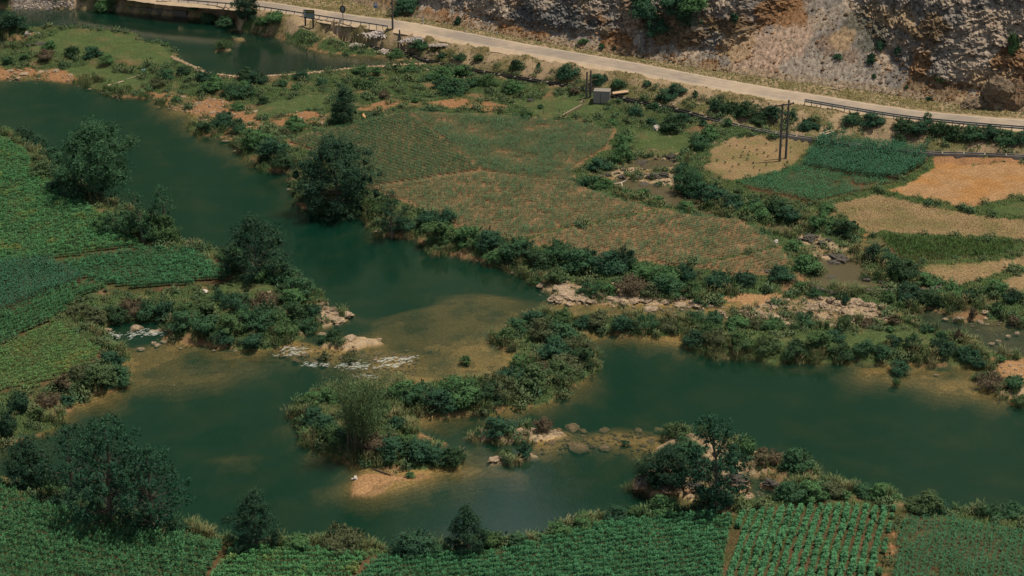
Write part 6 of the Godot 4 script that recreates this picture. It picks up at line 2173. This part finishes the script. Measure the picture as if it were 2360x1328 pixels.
func grow(style: String, seed_: int, hh: float, ww: float) -> Array:
	var r := RandomNumberGenerator.new()
	r.seed = seed_
	var wood := MB.new()
	var crown := MB.new()
	var look: Dictionary = {
		"round": {"base": 0.14, "limbs": 40, "clump": 0.13, "leaves": 460, "top": 0.5, "bush": 0.7},
		"dense": {"base": 0.04, "limbs": 44, "clump": 0.14, "leaves": 480, "top": 0.45, "bush": 0.85},
		"cone": {"base": 0.1, "limbs": 34, "clump": 0.12, "leaves": 330, "top": 0.25, "bush": 0.5},
		"open": {"base": 0.16, "limbs": 50, "clump": 0.072, "leaves": 130, "top": 0.55, "bush": 0.5},
		"sparse": {"base": 0.25, "limbs": 30, "clump": 0.085, "leaves": 110, "top": 0.6, "bush": 0.4},
		"narrow": {"base": 0.1, "limbs": 26, "clump": 0.24, "leaves": 300, "top": 0.3, "bush": 0.5},
		"twig": {"base": 0.3, "limbs": 10, "clump": 0.2, "leaves": 110, "top": 0.6, "bush": 0.2},
	}[style]
	var tr := 0.018 * hh + 0.06
	var spine := []
	var lean := Vector3(r.randfn(), 0, r.randfn()) * 0.05 * hh
	for k in 8:
		var t := k / 7.0
		spine.append(Vector3(lean.x * t * t + r.randfn() * 0.015 * hh * t, t * hh * 0.93 - 0.25, lean.z * t * t + r.randfn() * 0.015 * hh * t))
	wood.tube(spine, [tr * 1.35, tr, tr * 0.85, tr * 0.7, tr * 0.52, tr * 0.36, tr * 0.2, tr * 0.06], 8)
	var ll := clampf(0.017 * hh, 0.13, 0.24)
	for k in int(look.limbs):
		var t: float = lerpf(look.base, 0.97, (k + r.randf()) / look.limbs)
		var a := k * 2.4 + r.randfn() * 0.4
		# crown outline: widest at 'top' of the crown's height
		var ct: float = (t - look.base) / (1.0 - look.base)
		var wide := sin(PI * clampf(lerpf(0.22, 1.0, pow(ct, 0.6 + look.top)), 0.0, 1.0))
		var reach: float = ww * 0.5 * wide * r.randf_range(0.5, 1.05)
		var at: Vector3 = spine[mini(int(t * 0.75 * 7), 6)]
		var tip := Vector3(cos(a) * reach, t * hh * 0.95, sin(a) * reach) + Vector3(lean.x, 0, lean.z) * t
		var mid := at.lerp(tip, 0.5) + Vector3(0, -0.02 * hh, 0)
		wood.tube([at, mid, tip], [tr * 0.42 * (1.1 - t), tr * 0.26 * (1.1 - t), 0.012], 5)
		for c in 3:
			var ctr := tip if c == 0 else at.lerp(tip, r.randf_range(0.5, 0.95)) + Vector3(r.randfn(), r.randfn() * 0.6, r.randfn()) * ww * 0.07
			var rad: float = look.clump * ww * r.randf_range(0.55, 1.05) * (1.0 if c == 0 else 0.75)
			puff(crown, r, ctr, rad, int(look.leaves * (0.9 if c == 0 else 0.5)), ll, Vector3(lean.x * t, hh * 0.45, lean.z * t), false, 0.2)
	return [wood.mesh(), crown.mesh()]

func build_trees() -> void:
	var tone := {"round": M.m, "dense": M.d, "cone": M.d, "open": leaf_mat(0.022, 0.066, 0.038), "sparse": leaf_mat(0.026, 0.066, 0.038), "narrow": M.d, "twig": M.m}
	var k := 0
	for t in TREES:
		k += 1
		var at := on_ground(t[0], t[1], 0.0)
		var kk := cell(t[0], t[1])
		if wat[kk] > 0:
			at.y = maxf(at.y, lev[kk] - 0.3)
		var o := thing(t[5], at, rng.randf() * TAU, t[6], "tree", "riverside trees" if t[5] == "riverside_tree" else "")
		var g := grow(t[4], k * 31, t[2], t[3])
		part("trunk", g[0], M.bark, o)
		part("crown", g[1], tone[t[4]], o)
	# feathery bamboo on its island
	var o := thing("bamboo", on_ground(BAMBOO.x, BAMBOO.y), 0.0, "feathery light bamboo clump rising from the island", "bamboo")
	var r := RandomNumberGenerator.new()
	r.seed = 909
	var wood := MB.new()
	var crown := MB.new()
	for c in 46:
		var a := r.randf() * TAU
		var b := Vector3(cos(a), 0, sin(a)) * sqrt(r.randf()) * 1.6
		var hh := r.randf_range(7.0, 14.0)
		var out := Vector3(cos(a + r.randfn() * 0.4), 0, sin(a + r.randfn() * 0.4)) * r.randf_range(0.8, 3.4)
		var p := []
		for s in 8:
			var t := s / 7.0
			p.append(b + out * t * t + Vector3(0, hh * (t - 0.16 * t * t * t), 0))
		wood.tube(p, [0.05, 0.05, 0.045, 0.04, 0.03, 0.025, 0.015, 0.006], 5, Color(1.4, 1.6, 0.8))
		for q in 430:
			var t := 1.0 - pow(r.randf(), 0.8) * 0.75
			var i := mini(int(t * 7), 6)
			var at: Vector3 = p[i].lerp(p[i + 1], t * 7 - i) + Vector3(r.randfn(), r.randfn() * 0.5, r.randfn()) * 0.5
			var d := Vector3(r.randfn(), r.randfn() - 0.9, r.randfn()).normalized()
			crown.leaf(at, d, Vector3(r.randfn(), r.randfn() + 0.6, r.randfn()).normalized(), r.randf_range(0.2, 0.4), 0.06, Color.WHITE * r.randf_range(0.7, 1.3))
	part("culm", wood.mesh(), M.bark, o)
	part("crown", crown.mesh(), leaf_mat(0.075, 0.125, 0.055), o)

func build_grass() -> void:
	# tufts of grass, and low weeds in the rough ground
	var tuft := MB.new()
	var r := RandomNumberGenerator.new()
	r.seed = 5
	for k in 9:
		var a := r.randf() * TAU
		tuft.leaf(Vector3(r.randfn(), 0, r.randfn()) * 0.12, Vector3(cos(a) * 0.7, 1.0, sin(a) * 0.7).normalized(), (Vector3.UP + Vector3(r.randfn(), 0, r.randfn()) * 0.4).normalized(), r.randf_range(0.16, 0.34), 0.06, Color.WHITE * r.randf_range(0.7, 1.25))
	var weed := MB.new()
	for k in 90:
		var d := Vector3(r.randfn(), absf(r.randfn()) * 0.8, r.randfn()).normalized()
		weed.leaf(d * Vector3(0.5, 0.55, 0.5) * sqrt(r.randf()), (d + Vector3(r.randfn(), r.randfn(), r.randfn()) * 0.6).normalized(), (d + Vector3.UP * 0.7).normalized(), r.randf_range(0.14, 0.28), 0.11, Color.WHITE * r.randf_range(0.65, 1.3))
	var reed := MB.new()
	for k in 26:
		var a := r.randf() * TAU
		var b := Vector3(r.randfn(), 0, r.randfn()) * 0.16
		var d := Vector3(cos(a) * 0.28, 1.0, sin(a) * 0.28).normalized()
		var l := r.randf_range(0.6, 1.25)
		var g := r.randf_range(0.7, 1.25)
		reed.leaf(b, d, (Vector3(cos(a), 0.5, sin(a))).normalized(), l, 0.06, Color(g, g, g))
		reed.leaf(b + d * l * 0.8, (d + Vector3(cos(a), -0.3, sin(a)) * 0.9).normalized(), (Vector3.UP + Vector3(cos(a), 0, sin(a)) * 0.3).normalized(), l * 0.5, 0.05, Color(g, g, g))
	var rw := []
	var rt := []
	for k in 90000:
		var z := rng.randf_range(-440.0, -186.0)
		var x := rng.randf_range(-1.0, 1.0) * (0.28 * -z + 2.0)
		var c := cell(x, z)
		if src[c] == 3 or dland[c] > 3.2 or (wat[c] > 0 and dwat[c] > 0.7) or (zone[c] > 0 and zone[c] != 1 and zone[c] != 5) or n1.get_noise_2d(x * 3.0 + 200.0, z * 3.0) < 0.08 or (sha[c] > 0 and wat[c] > 0):
			continue
		if zone[c] == 5 and rng.randf() < 0.75:
			continue
		var s := rng.randf_range(0.6, 1.4)
		rw.append(Transform3D(Basis(Vector3.UP, rng.randf() * TAU).scaled(Vector3(s, s * rng.randf_range(0.8, 1.3), s)), on_ground(x, z, -0.03)))
		rt.append(Color(0.060, 0.108, 0.042).lerp(Color(0.20, 0.165, 0.09), pow(rng.randf(), 2.0) * 0.9) * rng.randf_range(0.8, 1.2))
	var ro := copies("reeds", reed.mesh(), M.grass, rw, rt)
	tag(ro, "tall grass and reeds fringing the water's edge", "reeds", "", "stuff")
	print("reeds ", rw.size())
	var where := []
	var tints := []
	var w2 := []
	var t2 := []
	var w3 := []
	var t3 := []
	for k in 330000:
		var z := rng.randf_range(-470.0, -184.0)
		var x := rng.randf_range(-1.0, 1.0) * (0.30 * -z + 2.0)
		var c := cell(x, z)
		if wat[c] > 0:
			continue
		var kind := zone[c]
		var a := n1.get_noise_2d(x * 2.2, z * 2.2)
		var b := n1.get_noise_2d(x * 5.0 + 80.0, z * 5.0)
		if kind == 0 or kind == 12 or kind == 13 or kind == 9 or (kind == 3 and a > 0.0) or (kind == 5 and a > 0.1):
			if kind == 9 and (a < -0.1 or z < road_z[clampi(int((x - X0) / CS), 0, GX - 1)] + 0.8) and z > road_z[clampi(int((x - X0) / CS), 0, GX - 1)] - 7.5:
				continue
			if kind == 12 and a + b < -0.15 or kind == 0 and a > 0.3:
				continue
			var s := rng.randf_range(0.7, 1.5)
			if dland[c] > 0.5 and kind != 9 and b > 0.02 and rng.randf() < (0.17 if kind == 0 else 0.10):
				s = rng.randf_range(0.5, 1.5) * (1.0 + b)
				w2.append(Transform3D(Basis(Vector3.UP, rng.randf() * TAU).scaled(Vector3(s, s * rng.randf_range(0.7, 1.2), s)), on_ground(x, z, -0.03)))
				t2.append(Color(0.042, 0.088, 0.046).lerp(Color(0.10, 0.11, 0.05), rng.randf() * 0.7) * rng.randf_range(0.8, 1.2))
			else:
				where.append(Transform3D(Basis(Vector3.UP, rng.randf() * TAU).scaled(Vector3.ONE * s), on_ground(x, z, -0.01)))
				tints.append(Color(0.055, 0.098, 0.038).lerp(Color(0.20, 0.165, 0.08), clampf(rng.randf() * 0.35 + (0.4 if kind == 9 else 0.2 if kind == 12 else 0.0) + a * 0.4, 0.0, 0.9)) * rng.randf_range(0.8, 1.2))
		elif kind == 1 and rng.randf() < 0.7:
			w3.append(Transform3D(Basis(Vector3.UP, rng.randf() * TAU).scaled(Vector3(0.8, 0.4, 0.8)), on_ground(x, z, -0.01)))
			t3.append(Color(0.075, 0.120, 0.046).lerp(Color(0.15, 0.13, 0.065), rng.randf() * 0.5) * rng.randf_range(0.85, 1.15))
	var o := copies("grass", tuft.mesh(), M.grass, where, tints)
	tag(o, "rough grass on the banks and slopes", "grass", "", "stuff")
	o = copies("grass", tuft.mesh(), M.grass, w3, t3)
	tag(o, "short grazed grass of the meadows", "grass", "", "stuff")
	o = copies("undergrowth", weed.mesh(), M.grass, w2, t2)
	tag(o, "low weeds and undergrowth between the shrubs", "undergrowth", "", "stuff")
	print("grass ", where.size(), " ", w2.size(), " ", w3.size())

# ---------------------------------------------------------------- things by the road
func pole(called: String, at: Vector2, high: float, label: String, lean := 0.0) -> Node3D:
	var o := thing(called, on_ground(at.x, at.y, -0.1), 0.0, label, "utility pole")
	var m := MB.new()
	m.tube([Vector3.ZERO, Vector3(lean * high * 0.5, high * 0.5, 0), Vector3(lean * high, high, 0), Vector3(lean * high, high + 0.01, 0)], [0.23, 0.20, 0.17, 0.0], 10, Color(0.11, 0.10, 0.092))
	part("shaft", m.mesh(), M.concrete, o)
	return o

func guardrail(flat: Array, label: String, beams: Array, tint: Color) -> void:
	var line := smooth_line(flat, 2.0)
	var root := thing("guardrail", Vector3(line[0].x, ROAD_Y, line[0].y), 0.0, label, "guardrail")
	for h in beams:
		var m := MB.new()
		for k in line.size() - 1:
			var a := Vector3(line[k].x, 0, line[k].y) - Vector3(line[0].x, 0, line[0].y)
			var b := Vector3(line[k + 1].x, 0, line[k + 1].y) - Vector3(line[0].x, 0, line[0].y)
			for s in [-0.08, 0.08]:
				m.bar(a + Vector3(0, h + s, 0), b + Vector3(0, h + s, 0), 0.07, 0.1, tint)
			m.bar(a + Vector3(0, h, 0), b + Vector3(0, h, 0), 0.03, 0.2, tint)
		part("rail", m.mesh(), M.metal, root)
	var pm := MB.new()
	pm.box(Transform3D(Basis(), Vector3(0, 0.2, 0)), Vector3(0.13, 1.3, 0.13), tint * 0.8)
	var post := pm.mesh()
	for k in line.size():
		var o := part("post", post, M.metal, root)
		o.position = Vector3(line[k].x - line[0].x, -0.1, line[k].y - line[0].y - 0.12)

func build_street_furniture() -> void:
	guardrail(RAIL_WEST, "steel guardrail along the road's pond side, upper left", [0.62], Color(0.16, 0.16, 0.165))
	guardrail(RAIL_EAST, "blue-grey double-beam guardrail along the road at the right", [0.42, 0.78], Color(0.19, 0.215, 0.24))
	# poles
	var p := pole("utility_pole", POLE_C, 10.6, "front concrete pole of the pair on the tan terrace")
	var arm := MB.new()
	arm.bar(Vector3(-1.3, 10.35, 0.3), Vector3(2.1, 10.55, -0.7), 0.2, 0.22, Color(0.09, 0.082, 0.078))
	var ca := part("crossarm", arm.mesh(), M.plain, p)
	for x in [-1.2, 0.2, 1.9]:
		var i := MB.new()
		i.tube([Vector3(x, 10.45 + x * 0.06, 0.1 - x * 0.3), Vector3(x, 10.62 + x * 0.06, 0.1 - x * 0.3), Vector3(x, 10.8 + x * 0.06, 0.1 - x * 0.3)], [0.05, 0.11, 0.04], 8, Color(0.12, 0.07, 0.05))
		part("insulator", i.mesh(), M.plain, ca)
	pole("utility_pole", POLE_D, 10.9, "rear concrete pole of the pair on the tan terrace")
	pole("utility_pole", POLE_B, 5.4, "left pole of the pair beside the concrete hut")
	pole("utility_pole", POLE_B + Vector2(0.75, -0.3), 5.4, "right pole of the pair beside the concrete hut")
	pole("utility_pole", POLE_A, 4.2, "left leg of the leaning poles beside the grey stone heap", 0.05)
	pole("utility_pole", POLE_A + Vector2(0.75, -0.2), 4.2, "right leg of the leaning poles beside the grey stone heap", -0.09)
	pole("utility_pole", THIN_POLE, 9.0, "thin grey pole at the road edge past the left guardrail")
	# wires from the terrace poles
	var wire := MB.new()
	for dx in [-1.2, 1.9]:
		var pts := []
		var rad := []
		for k in 17:
			var t := k / 16.0
			pts.append(Vector3(lerpf(POLE_C.x + dx, POLE_B.x + dx * 0.3, t), lerpf(13.8, 8.1, t) - 2.2 * 4.0 * t * (1.0 - t) * 0.4, lerpf(POLE_C.y, POLE_B.y, t)))
			rad.append(0.012)
		wire.tube(pts, rad, 4, Color(0.05, 0.05, 0.05))
	var wo := part("power_line", wire.mesh(), M.plain, self)
	tag(wo, "thin power line hanging between the two pole pairs", "wire")
	# traffic mirror
	var o := thing("traffic_mirror", on_ground(MIRROR_POLE.x, MIRROR_POLE.y, -0.1), 0.0, "round dark-rimmed traffic mirror on a grey post beside the left guardrail", "traffic mirror")
	var m := MB.new()
	m.tube([Vector3.ZERO, Vector3(0, 3, 0), Vector3(0, 6.2, 0)], [0.09, 0.085, 0.08], 8, Color(0.16, 0.155, 0.15))
	part("post", m.mesh(), M.metal, o)
	var ring := []
	var rr := []
	for k in 25:
		ring.append(Vector3(cos(k * TAU / 24) * 0.5, 4.2 + sin(k * TAU / 24) * 0.72, 0.12))
		rr.append(0.13)
	m = MB.new()
	m.tube(ring, rr, 6, Color(0.02, 0.022, 0.024))
	var rim := part("rim", m.mesh(), M.plain, o)
	m = MB.new()
	for k in 24:
		m.quad(Vector3(0, 4.2, 0.16), Vector3(cos(k * TAU / 24) * 0.45, 4.2 + sin(k * TAU / 24) * 0.67, 0.12), Vector3(cos((k + 0.5) * TAU / 24) * 0.45, 4.2 + sin((k + 0.5) * TAU / 24) * 0.67, 0.12), Vector3(cos((k + 1) * TAU / 24) * 0.45, 4.2 + sin((k + 1) * TAU / 24) * 0.67, 0.12), Color(0.2, 0.2, 0.2))
	part("mirror", m.mesh(), M.metal, rim)
	# billboard
	o = thing("billboard", on_ground(BILLBOARD.x, BILLBOARD.y, -0.1), -0.25, "small dark-framed billboard with a yellow heading beside the pond road", "billboard")
	for x in [-0.95, 0.85]:
		m = MB.new()
		m.box(Transform3D(Basis(), Vector3(x, 1.15, -0.12)), Vector3(0.36, 2.3, 0.12), Color(0.02, 0.024, 0.026))
		part("post", m.mesh(), M.plain, o)
	m = MB.new()
	m.box(Transform3D(Basis(), Vector3(0, 3.05, -0.03)), Vector3(2.5, 1.9, 0.12), Color(0.018, 0.02, 0.02))
	var fr := part("frame", m.mesh(), M.plain, o)
	m = MB.new()
	m.box(Transform3D(Basis(), Vector3(0.28, 2.72, 0.04)), Vector3(1.75, 1.05, 0.04), Color(0.17, 0.2, 0.19))
	for k in 4:
		m.box(Transform3D(Basis(), Vector3(0.28, 3.08 - 0.22 * k, 0.065)), Vector3(1.5 - 0.2 * (k % 2), 0.07, 0.012), Color(0.09, 0.1, 0.09))
	part("panel", m.mesh(), M.plain, fr)
	m = MB.new()
	for k in 5:
		m.box(Transform3D(Basis(), Vector3(-0.4 + 0.33 * k, 3.62, 0.04)), Vector3(0.25, 0.3, 0.04), Color(0.3, 0.22, 0.05))
	var hd := part("heading", m.mesh(), M.plain, fr)
	hd.set_meta("label", "yellow heading line")
	m = MB.new()
	for k in 3:
		m.box(Transform3D(Basis(), Vector3(-0.92, 3.62 - 0.5 * k, 0.04)), Vector3(0.34, 0.34, 0.04), Color(0.4, 0.42, 0.38))
	part("pictogram", m.mesh(), M.plain, fr)
	# blue sign
	o = thing("road_sign", on_ground(INFO_SIGN.x, INFO_SIGN.y, -0.1), 0.15, "blue rectangular road sign with a white symbol on the far verge", "road sign")
	m = MB.new()
	m.tube([Vector3.ZERO, Vector3(0, 1.2, 0), Vector3(0, 2.5, 0)], [0.05, 0.05, 0.05], 6, Color(0.3, 0.3, 0.3))
	part("post", m.mesh(), M.metal, o)
	m = MB.new()
	m.box(Transform3D(Basis(), Vector3(0, 2.35, 0.05)), Vector3(0.78, 1.1, 0.05), Color(0.02, 0.09, 0.22))
	var pn := part("panel", m.mesh(), M.plain, o)
	m = MB.new()
	for b in [[-0.14, 2.45, 0.14, 0.6], [0.14, 2.45, 0.14, 0.6], [0.0, 2.68, 0.42, 0.14]]:
		m.box(Transform3D(Basis(), Vector3(b[0], b[1], 0.085)), Vector3(b[2], b[3], 0.012 + 0.004 * absf(b[0])), Color(0.6, 0.62, 0.62))
	part("symbol", m.mesh(), M.plain, pn)
	# blue and white marker post
	o = thing("marker_post", on_ground(BLUE_POST.x, BLUE_POST.y, -0.1), 0.0, "slim blue and white marker post against the orange slope", "marker post")
	for k in 4:
		m = MB.new()
		m.tube([Vector3(0, 0.55 * k, 0), Vector3(0, 0.55 * k + 0.54, 0)], [0.09, 0.09], 8, Color(0.04, 0.1, 0.25) if k % 2 else Color(0.5, 0.5, 0.5))
		part("band", m.mesh(), M.plain, o)
	# white kilometre stones on the verge
	for k in 3:
		var u := foot[5].x + 3.0 + k * 7.0
		var q := cliff_point(u, 0.0, 0.6)
		m = MB.new()
		m.box(Transform3D(Basis(), Vector3(0, 0.35, 0)), Vector3(0.22, 0.7, 0.18), Color(0.55, 0.53, 0.5))
		m.box(Transform3D(Basis(), Vector3(0, 0.74, 0)), Vector3(0.18, 0.08, 0.14), Color(0.3, 0.1, 0.08))
		var w := part("verge_post", m.mesh(), M.plain, self)
		w.position = Vector3(q.x, ROAD_Y - 0.1, q.z)
		tag(w, "short white verge post, %s from the blue marker post" % ORDER[k], "verge post", "white verge posts")

func build_odds() -> void:
	# concrete hut under the channel
	var o := thing("sluice_hut", on_ground(HUT.x, HUT.y - 1.0, -0.2), -0.15, "small grey concrete hut under the water channel", "hut")
	var m := MB.new()
	m.box(Transform3D(Basis(), Vector3(0, 1.15, 0)), Vector3(3.2, 2.3, 2.2), Color(0.22, 0.20, 0.185))
	part("wall", m.mesh(), M.concrete, o)
	m = MB.new()
	m.box(Transform3D(Basis(), Vector3(0, 2.38, 0)), Vector3(3.26, 0.16, 2.26), Color(0.20, 0.185, 0.17))
	part("roof", m.mesh(), M.concrete, o)
	m = MB.new()
	m.box(Transform3D(Basis(), Vector3(-0.2, 1.0, 1.105)), Vector3(0.12, 2.0, 0.03), Color(0.10, 0.09, 0.085))
	part("seam", m.mesh(), M.concrete, o)
	# slab bridge over the channel beside the hut
	m = MB.new()
	var a := Vector3(SLAB_NEAR.x, chan_y(SLAB_NEAR.x) + 0.15, SLAB_NEAR.y)
	var b := Vector3(SLAB_FAR.x, chan_y(SLAB_FAR.x) + 0.5, SLAB_FAR.y)
	m.bar(Vector3.ZERO, b - a, 1.5, 0.18, Color(0.42, 0.30, 0.2))
	var s := part("slab_bridge", m.mesh(), M.concrete, self)
	s.position = a
	tag(s, "tan slab footbridge over the channel beside the hut", "footbridge")
	o = thing("plank_bridge", Vector3(PLANK_A.x, chan_y(PLANK_A.x) + 0.06, PLANK_A.y), 0.0, "two pale planks laid across the channel near the twin poles", "footbridge")
	for k in 2:
		m = MB.new()
		var e := Vector3(PLANK_B.x - PLANK_A.x, 0.3, PLANK_B.y - PLANK_A.y)
		var side := Vector3(0.7 * k, 0, 0.5 * k)
		m.bar(side, e + side, 0.32, 0.1, Color(0.42, 0.35, 0.27))
		part("plank", m.mesh(), M.concrete, o)
	# culvert wall
	m = MB.new()
	a = on_ground(CULVERT_A.x, CULVERT_A.y)
	b = on_ground(CULVERT_B.x, CULVERT_B.y)
	m.bar(Vector3(0, 0.3, 0), b - a + Vector3(0, 0.5, 0), 0.3, 0.7, Color(0.38, 0.34, 0.29))
	s = part("culvert_wall", m.mesh(), M.concrete, self)
	s.position = a
	tag(s, "short concrete culvert wall below the traffic mirror", "wall")
	# old wall by the ditch
	m = MB.new()
	a = on_ground(DITCH_A.x, DITCH_A.y)
	b = on_ground(DITCH_B.x, DITCH_B.y)
	m.bar(Vector3(0, 0.1, 0), b - a + Vector3(0, 0.1, 0), 0.35, 0.9, Color(0.2, 0.17, 0.12))
	s = part("ditch_wall", m.mesh(), M.concrete, self)
	s.position = a
	tag(s, "sloping ditch wall in the grass beyond the ploughed field", "wall")
	# logs and branches
	log_of("log", LOG_A, LOG_B, 0.22, Color(0.34, 0.27, 0.2), "bleached log lying on the far left shore")
	log_of("branch", BRANCH + Vector2(-1.4, 1.2), BRANCH + Vector2(1.6, -1.5), 0.07, Color(0.3, 0.24, 0.18), "thin dead branch on the far left meadow")
	log_of("driftwood", DRIFT_A, DRIFT_B, 0.1, Color(0.06, 0.045, 0.04), "dark driftwood branch on the sand bar")
	o = thing("dead_tree", on_ground(SNAG.x, SNAG.y, 0.1), 0.0, "forked bleached dead tree lying in the creek pool", "dead tree")
	m = MB.new()
	m.tube([Vector3(-2.6, 0.1, 0.2), Vector3(0, 0.45, 0), Vector3(1.0, 0.9, -0.4)], [0.08, 0.14, 0.05], 7, Color(0.42, 0.36, 0.29))
	part("trunk", m.mesh(), M.plain, o)
	m = MB.new()
	m.tube([Vector3(0, 0.45, 0), Vector3(0.1, 0.2, 0.7), Vector3(0.15, -0.1, 1.3)], [0.13, 0.1, 0.07], 7, Color(0.42, 0.36, 0.29))
	part("limb", m.mesh(), M.plain, o)
	# small tarpaulin tent by the fence
	o = thing("tarpaulin_tent", on_ground(TENT.x, TENT.y), 0.3, "small triangular tan tarpaulin tent beside the fence", "tent")
	m = MB.new()
	for sd in [-1.0, 1.0]:
		m.quad(Vector3(-0.1, 1.15, 0), Vector3(0.5, 1.0, -1.2), Vector3(0.55 * sd + 0.5, 0, -1.2), Vector3(0.6 * sd, 0, 0.1), Color(0.5, 0.28, 0.15) if sd > 0 else Color(0.55, 0.5, 0.44))
	part("sheet", m.mesh(), M.plain, o)
	# fence posts
	var pm := MB.new()
	pm.tube([Vector3(0, -0.2, 0), Vector3(0.03, 0.6, 0), Vector3(0, 1.25, 0.02)], [0.05, 0.045, 0.035], 6, Color(0.12, 0.1, 0.08))
	var post := pm.mesh()
	o = thing("field_fence", on_ground(FENCE_A.x, FENCE_A.y), 0.0, "thin wire fence on dark posts along the ploughed field's far edge", "fence")
	var prev := Vector3.ZERO
	for k in 17:
		var q := FENCE_A.lerp(FENCE_B, k / 6.0) if k < 7 else FENCE_B.lerp(FENCE_C, (k - 6) / 10.0) + Vector2(0, sin(k * 1.3) * 0.3)
		var at := on_ground(q.x, q.y) - o.position
		var f := part("post", post, M.plain, o)
		f.position = at
		f.rotation = Vector3(rng.randfn() * 0.08, rng.randf() * TAU, rng.randfn() * 0.08)
		if k > 0:
			var w := MB.new()
			for h in [0.55, 1.0]:
				w.bar(prev + Vector3(0, h, 0), at + Vector3(0, h, 0), 0.012, 0.012, Color(0.12, 0.12, 0.12))
			part("wire", w.mesh(), M.plain, o)
		prev = at
	# seep of litter on the banks
	var litter := [[-76.5, -388.0, Color(0.1, 0.3, 0.42), "blue scrap of litter on the far left meadow"], [-98.0, -398.0, Color(0.6, 0.6, 0.6), "white scrap of litter among the far left shrubs"], [-41.8, -399.0, Color(0.12, 0.25, 0.5), "blue scrap of litter on the pond's grassy point"]]
	for l in litter:
		m = MB.new()
		for k in 5:
			m.leaf(Vector3(rng.randfn() * 0.12, 0.06, rng.randfn() * 0.12), Vector3(rng.randfn(), 0.3, rng.randfn()).normalized(), Vector3.UP, 0.5, 0.3, l[2])
		s = part("litter", m.mesh(), M.plain, self)
		s.position = on_ground(l[0], l[1])
		tag(s, l[3], "litter")

func log_of(called: String, p: Vector2, q: Vector2, rad: float, col: Color, label: String) -> void:
	var a := on_ground(p.x, p.y)
	var b := on_ground(q.x, q.y)
	var d := b - a
	var o := thing(called, a, 0.0, label, called)
	var m := MB.new()
	m.tube([Vector3(0, rad, 0) - d * 0.001, Vector3(0, rad, 0), d * 0.5 + Vector3(0, rad * 1.2, rad), d + Vector3(0, rad, 0), d * 1.002 + Vector3(0, rad, 0)], [0.0, rad, rad * 0.9, rad * 0.6, 0.0], 8, col)
	part("stem", m.mesh(), M.plain, o)
	m = MB.new()
	m.tube([d * 0.6 + Vector3(0, rad, 0), d * 0.75 + Vector3(0.2, rad * 3.0, 0.5)], [rad * 0.45, rad * 0.15], 6, col)
	part("stub", m.mesh(), M.plain, o)
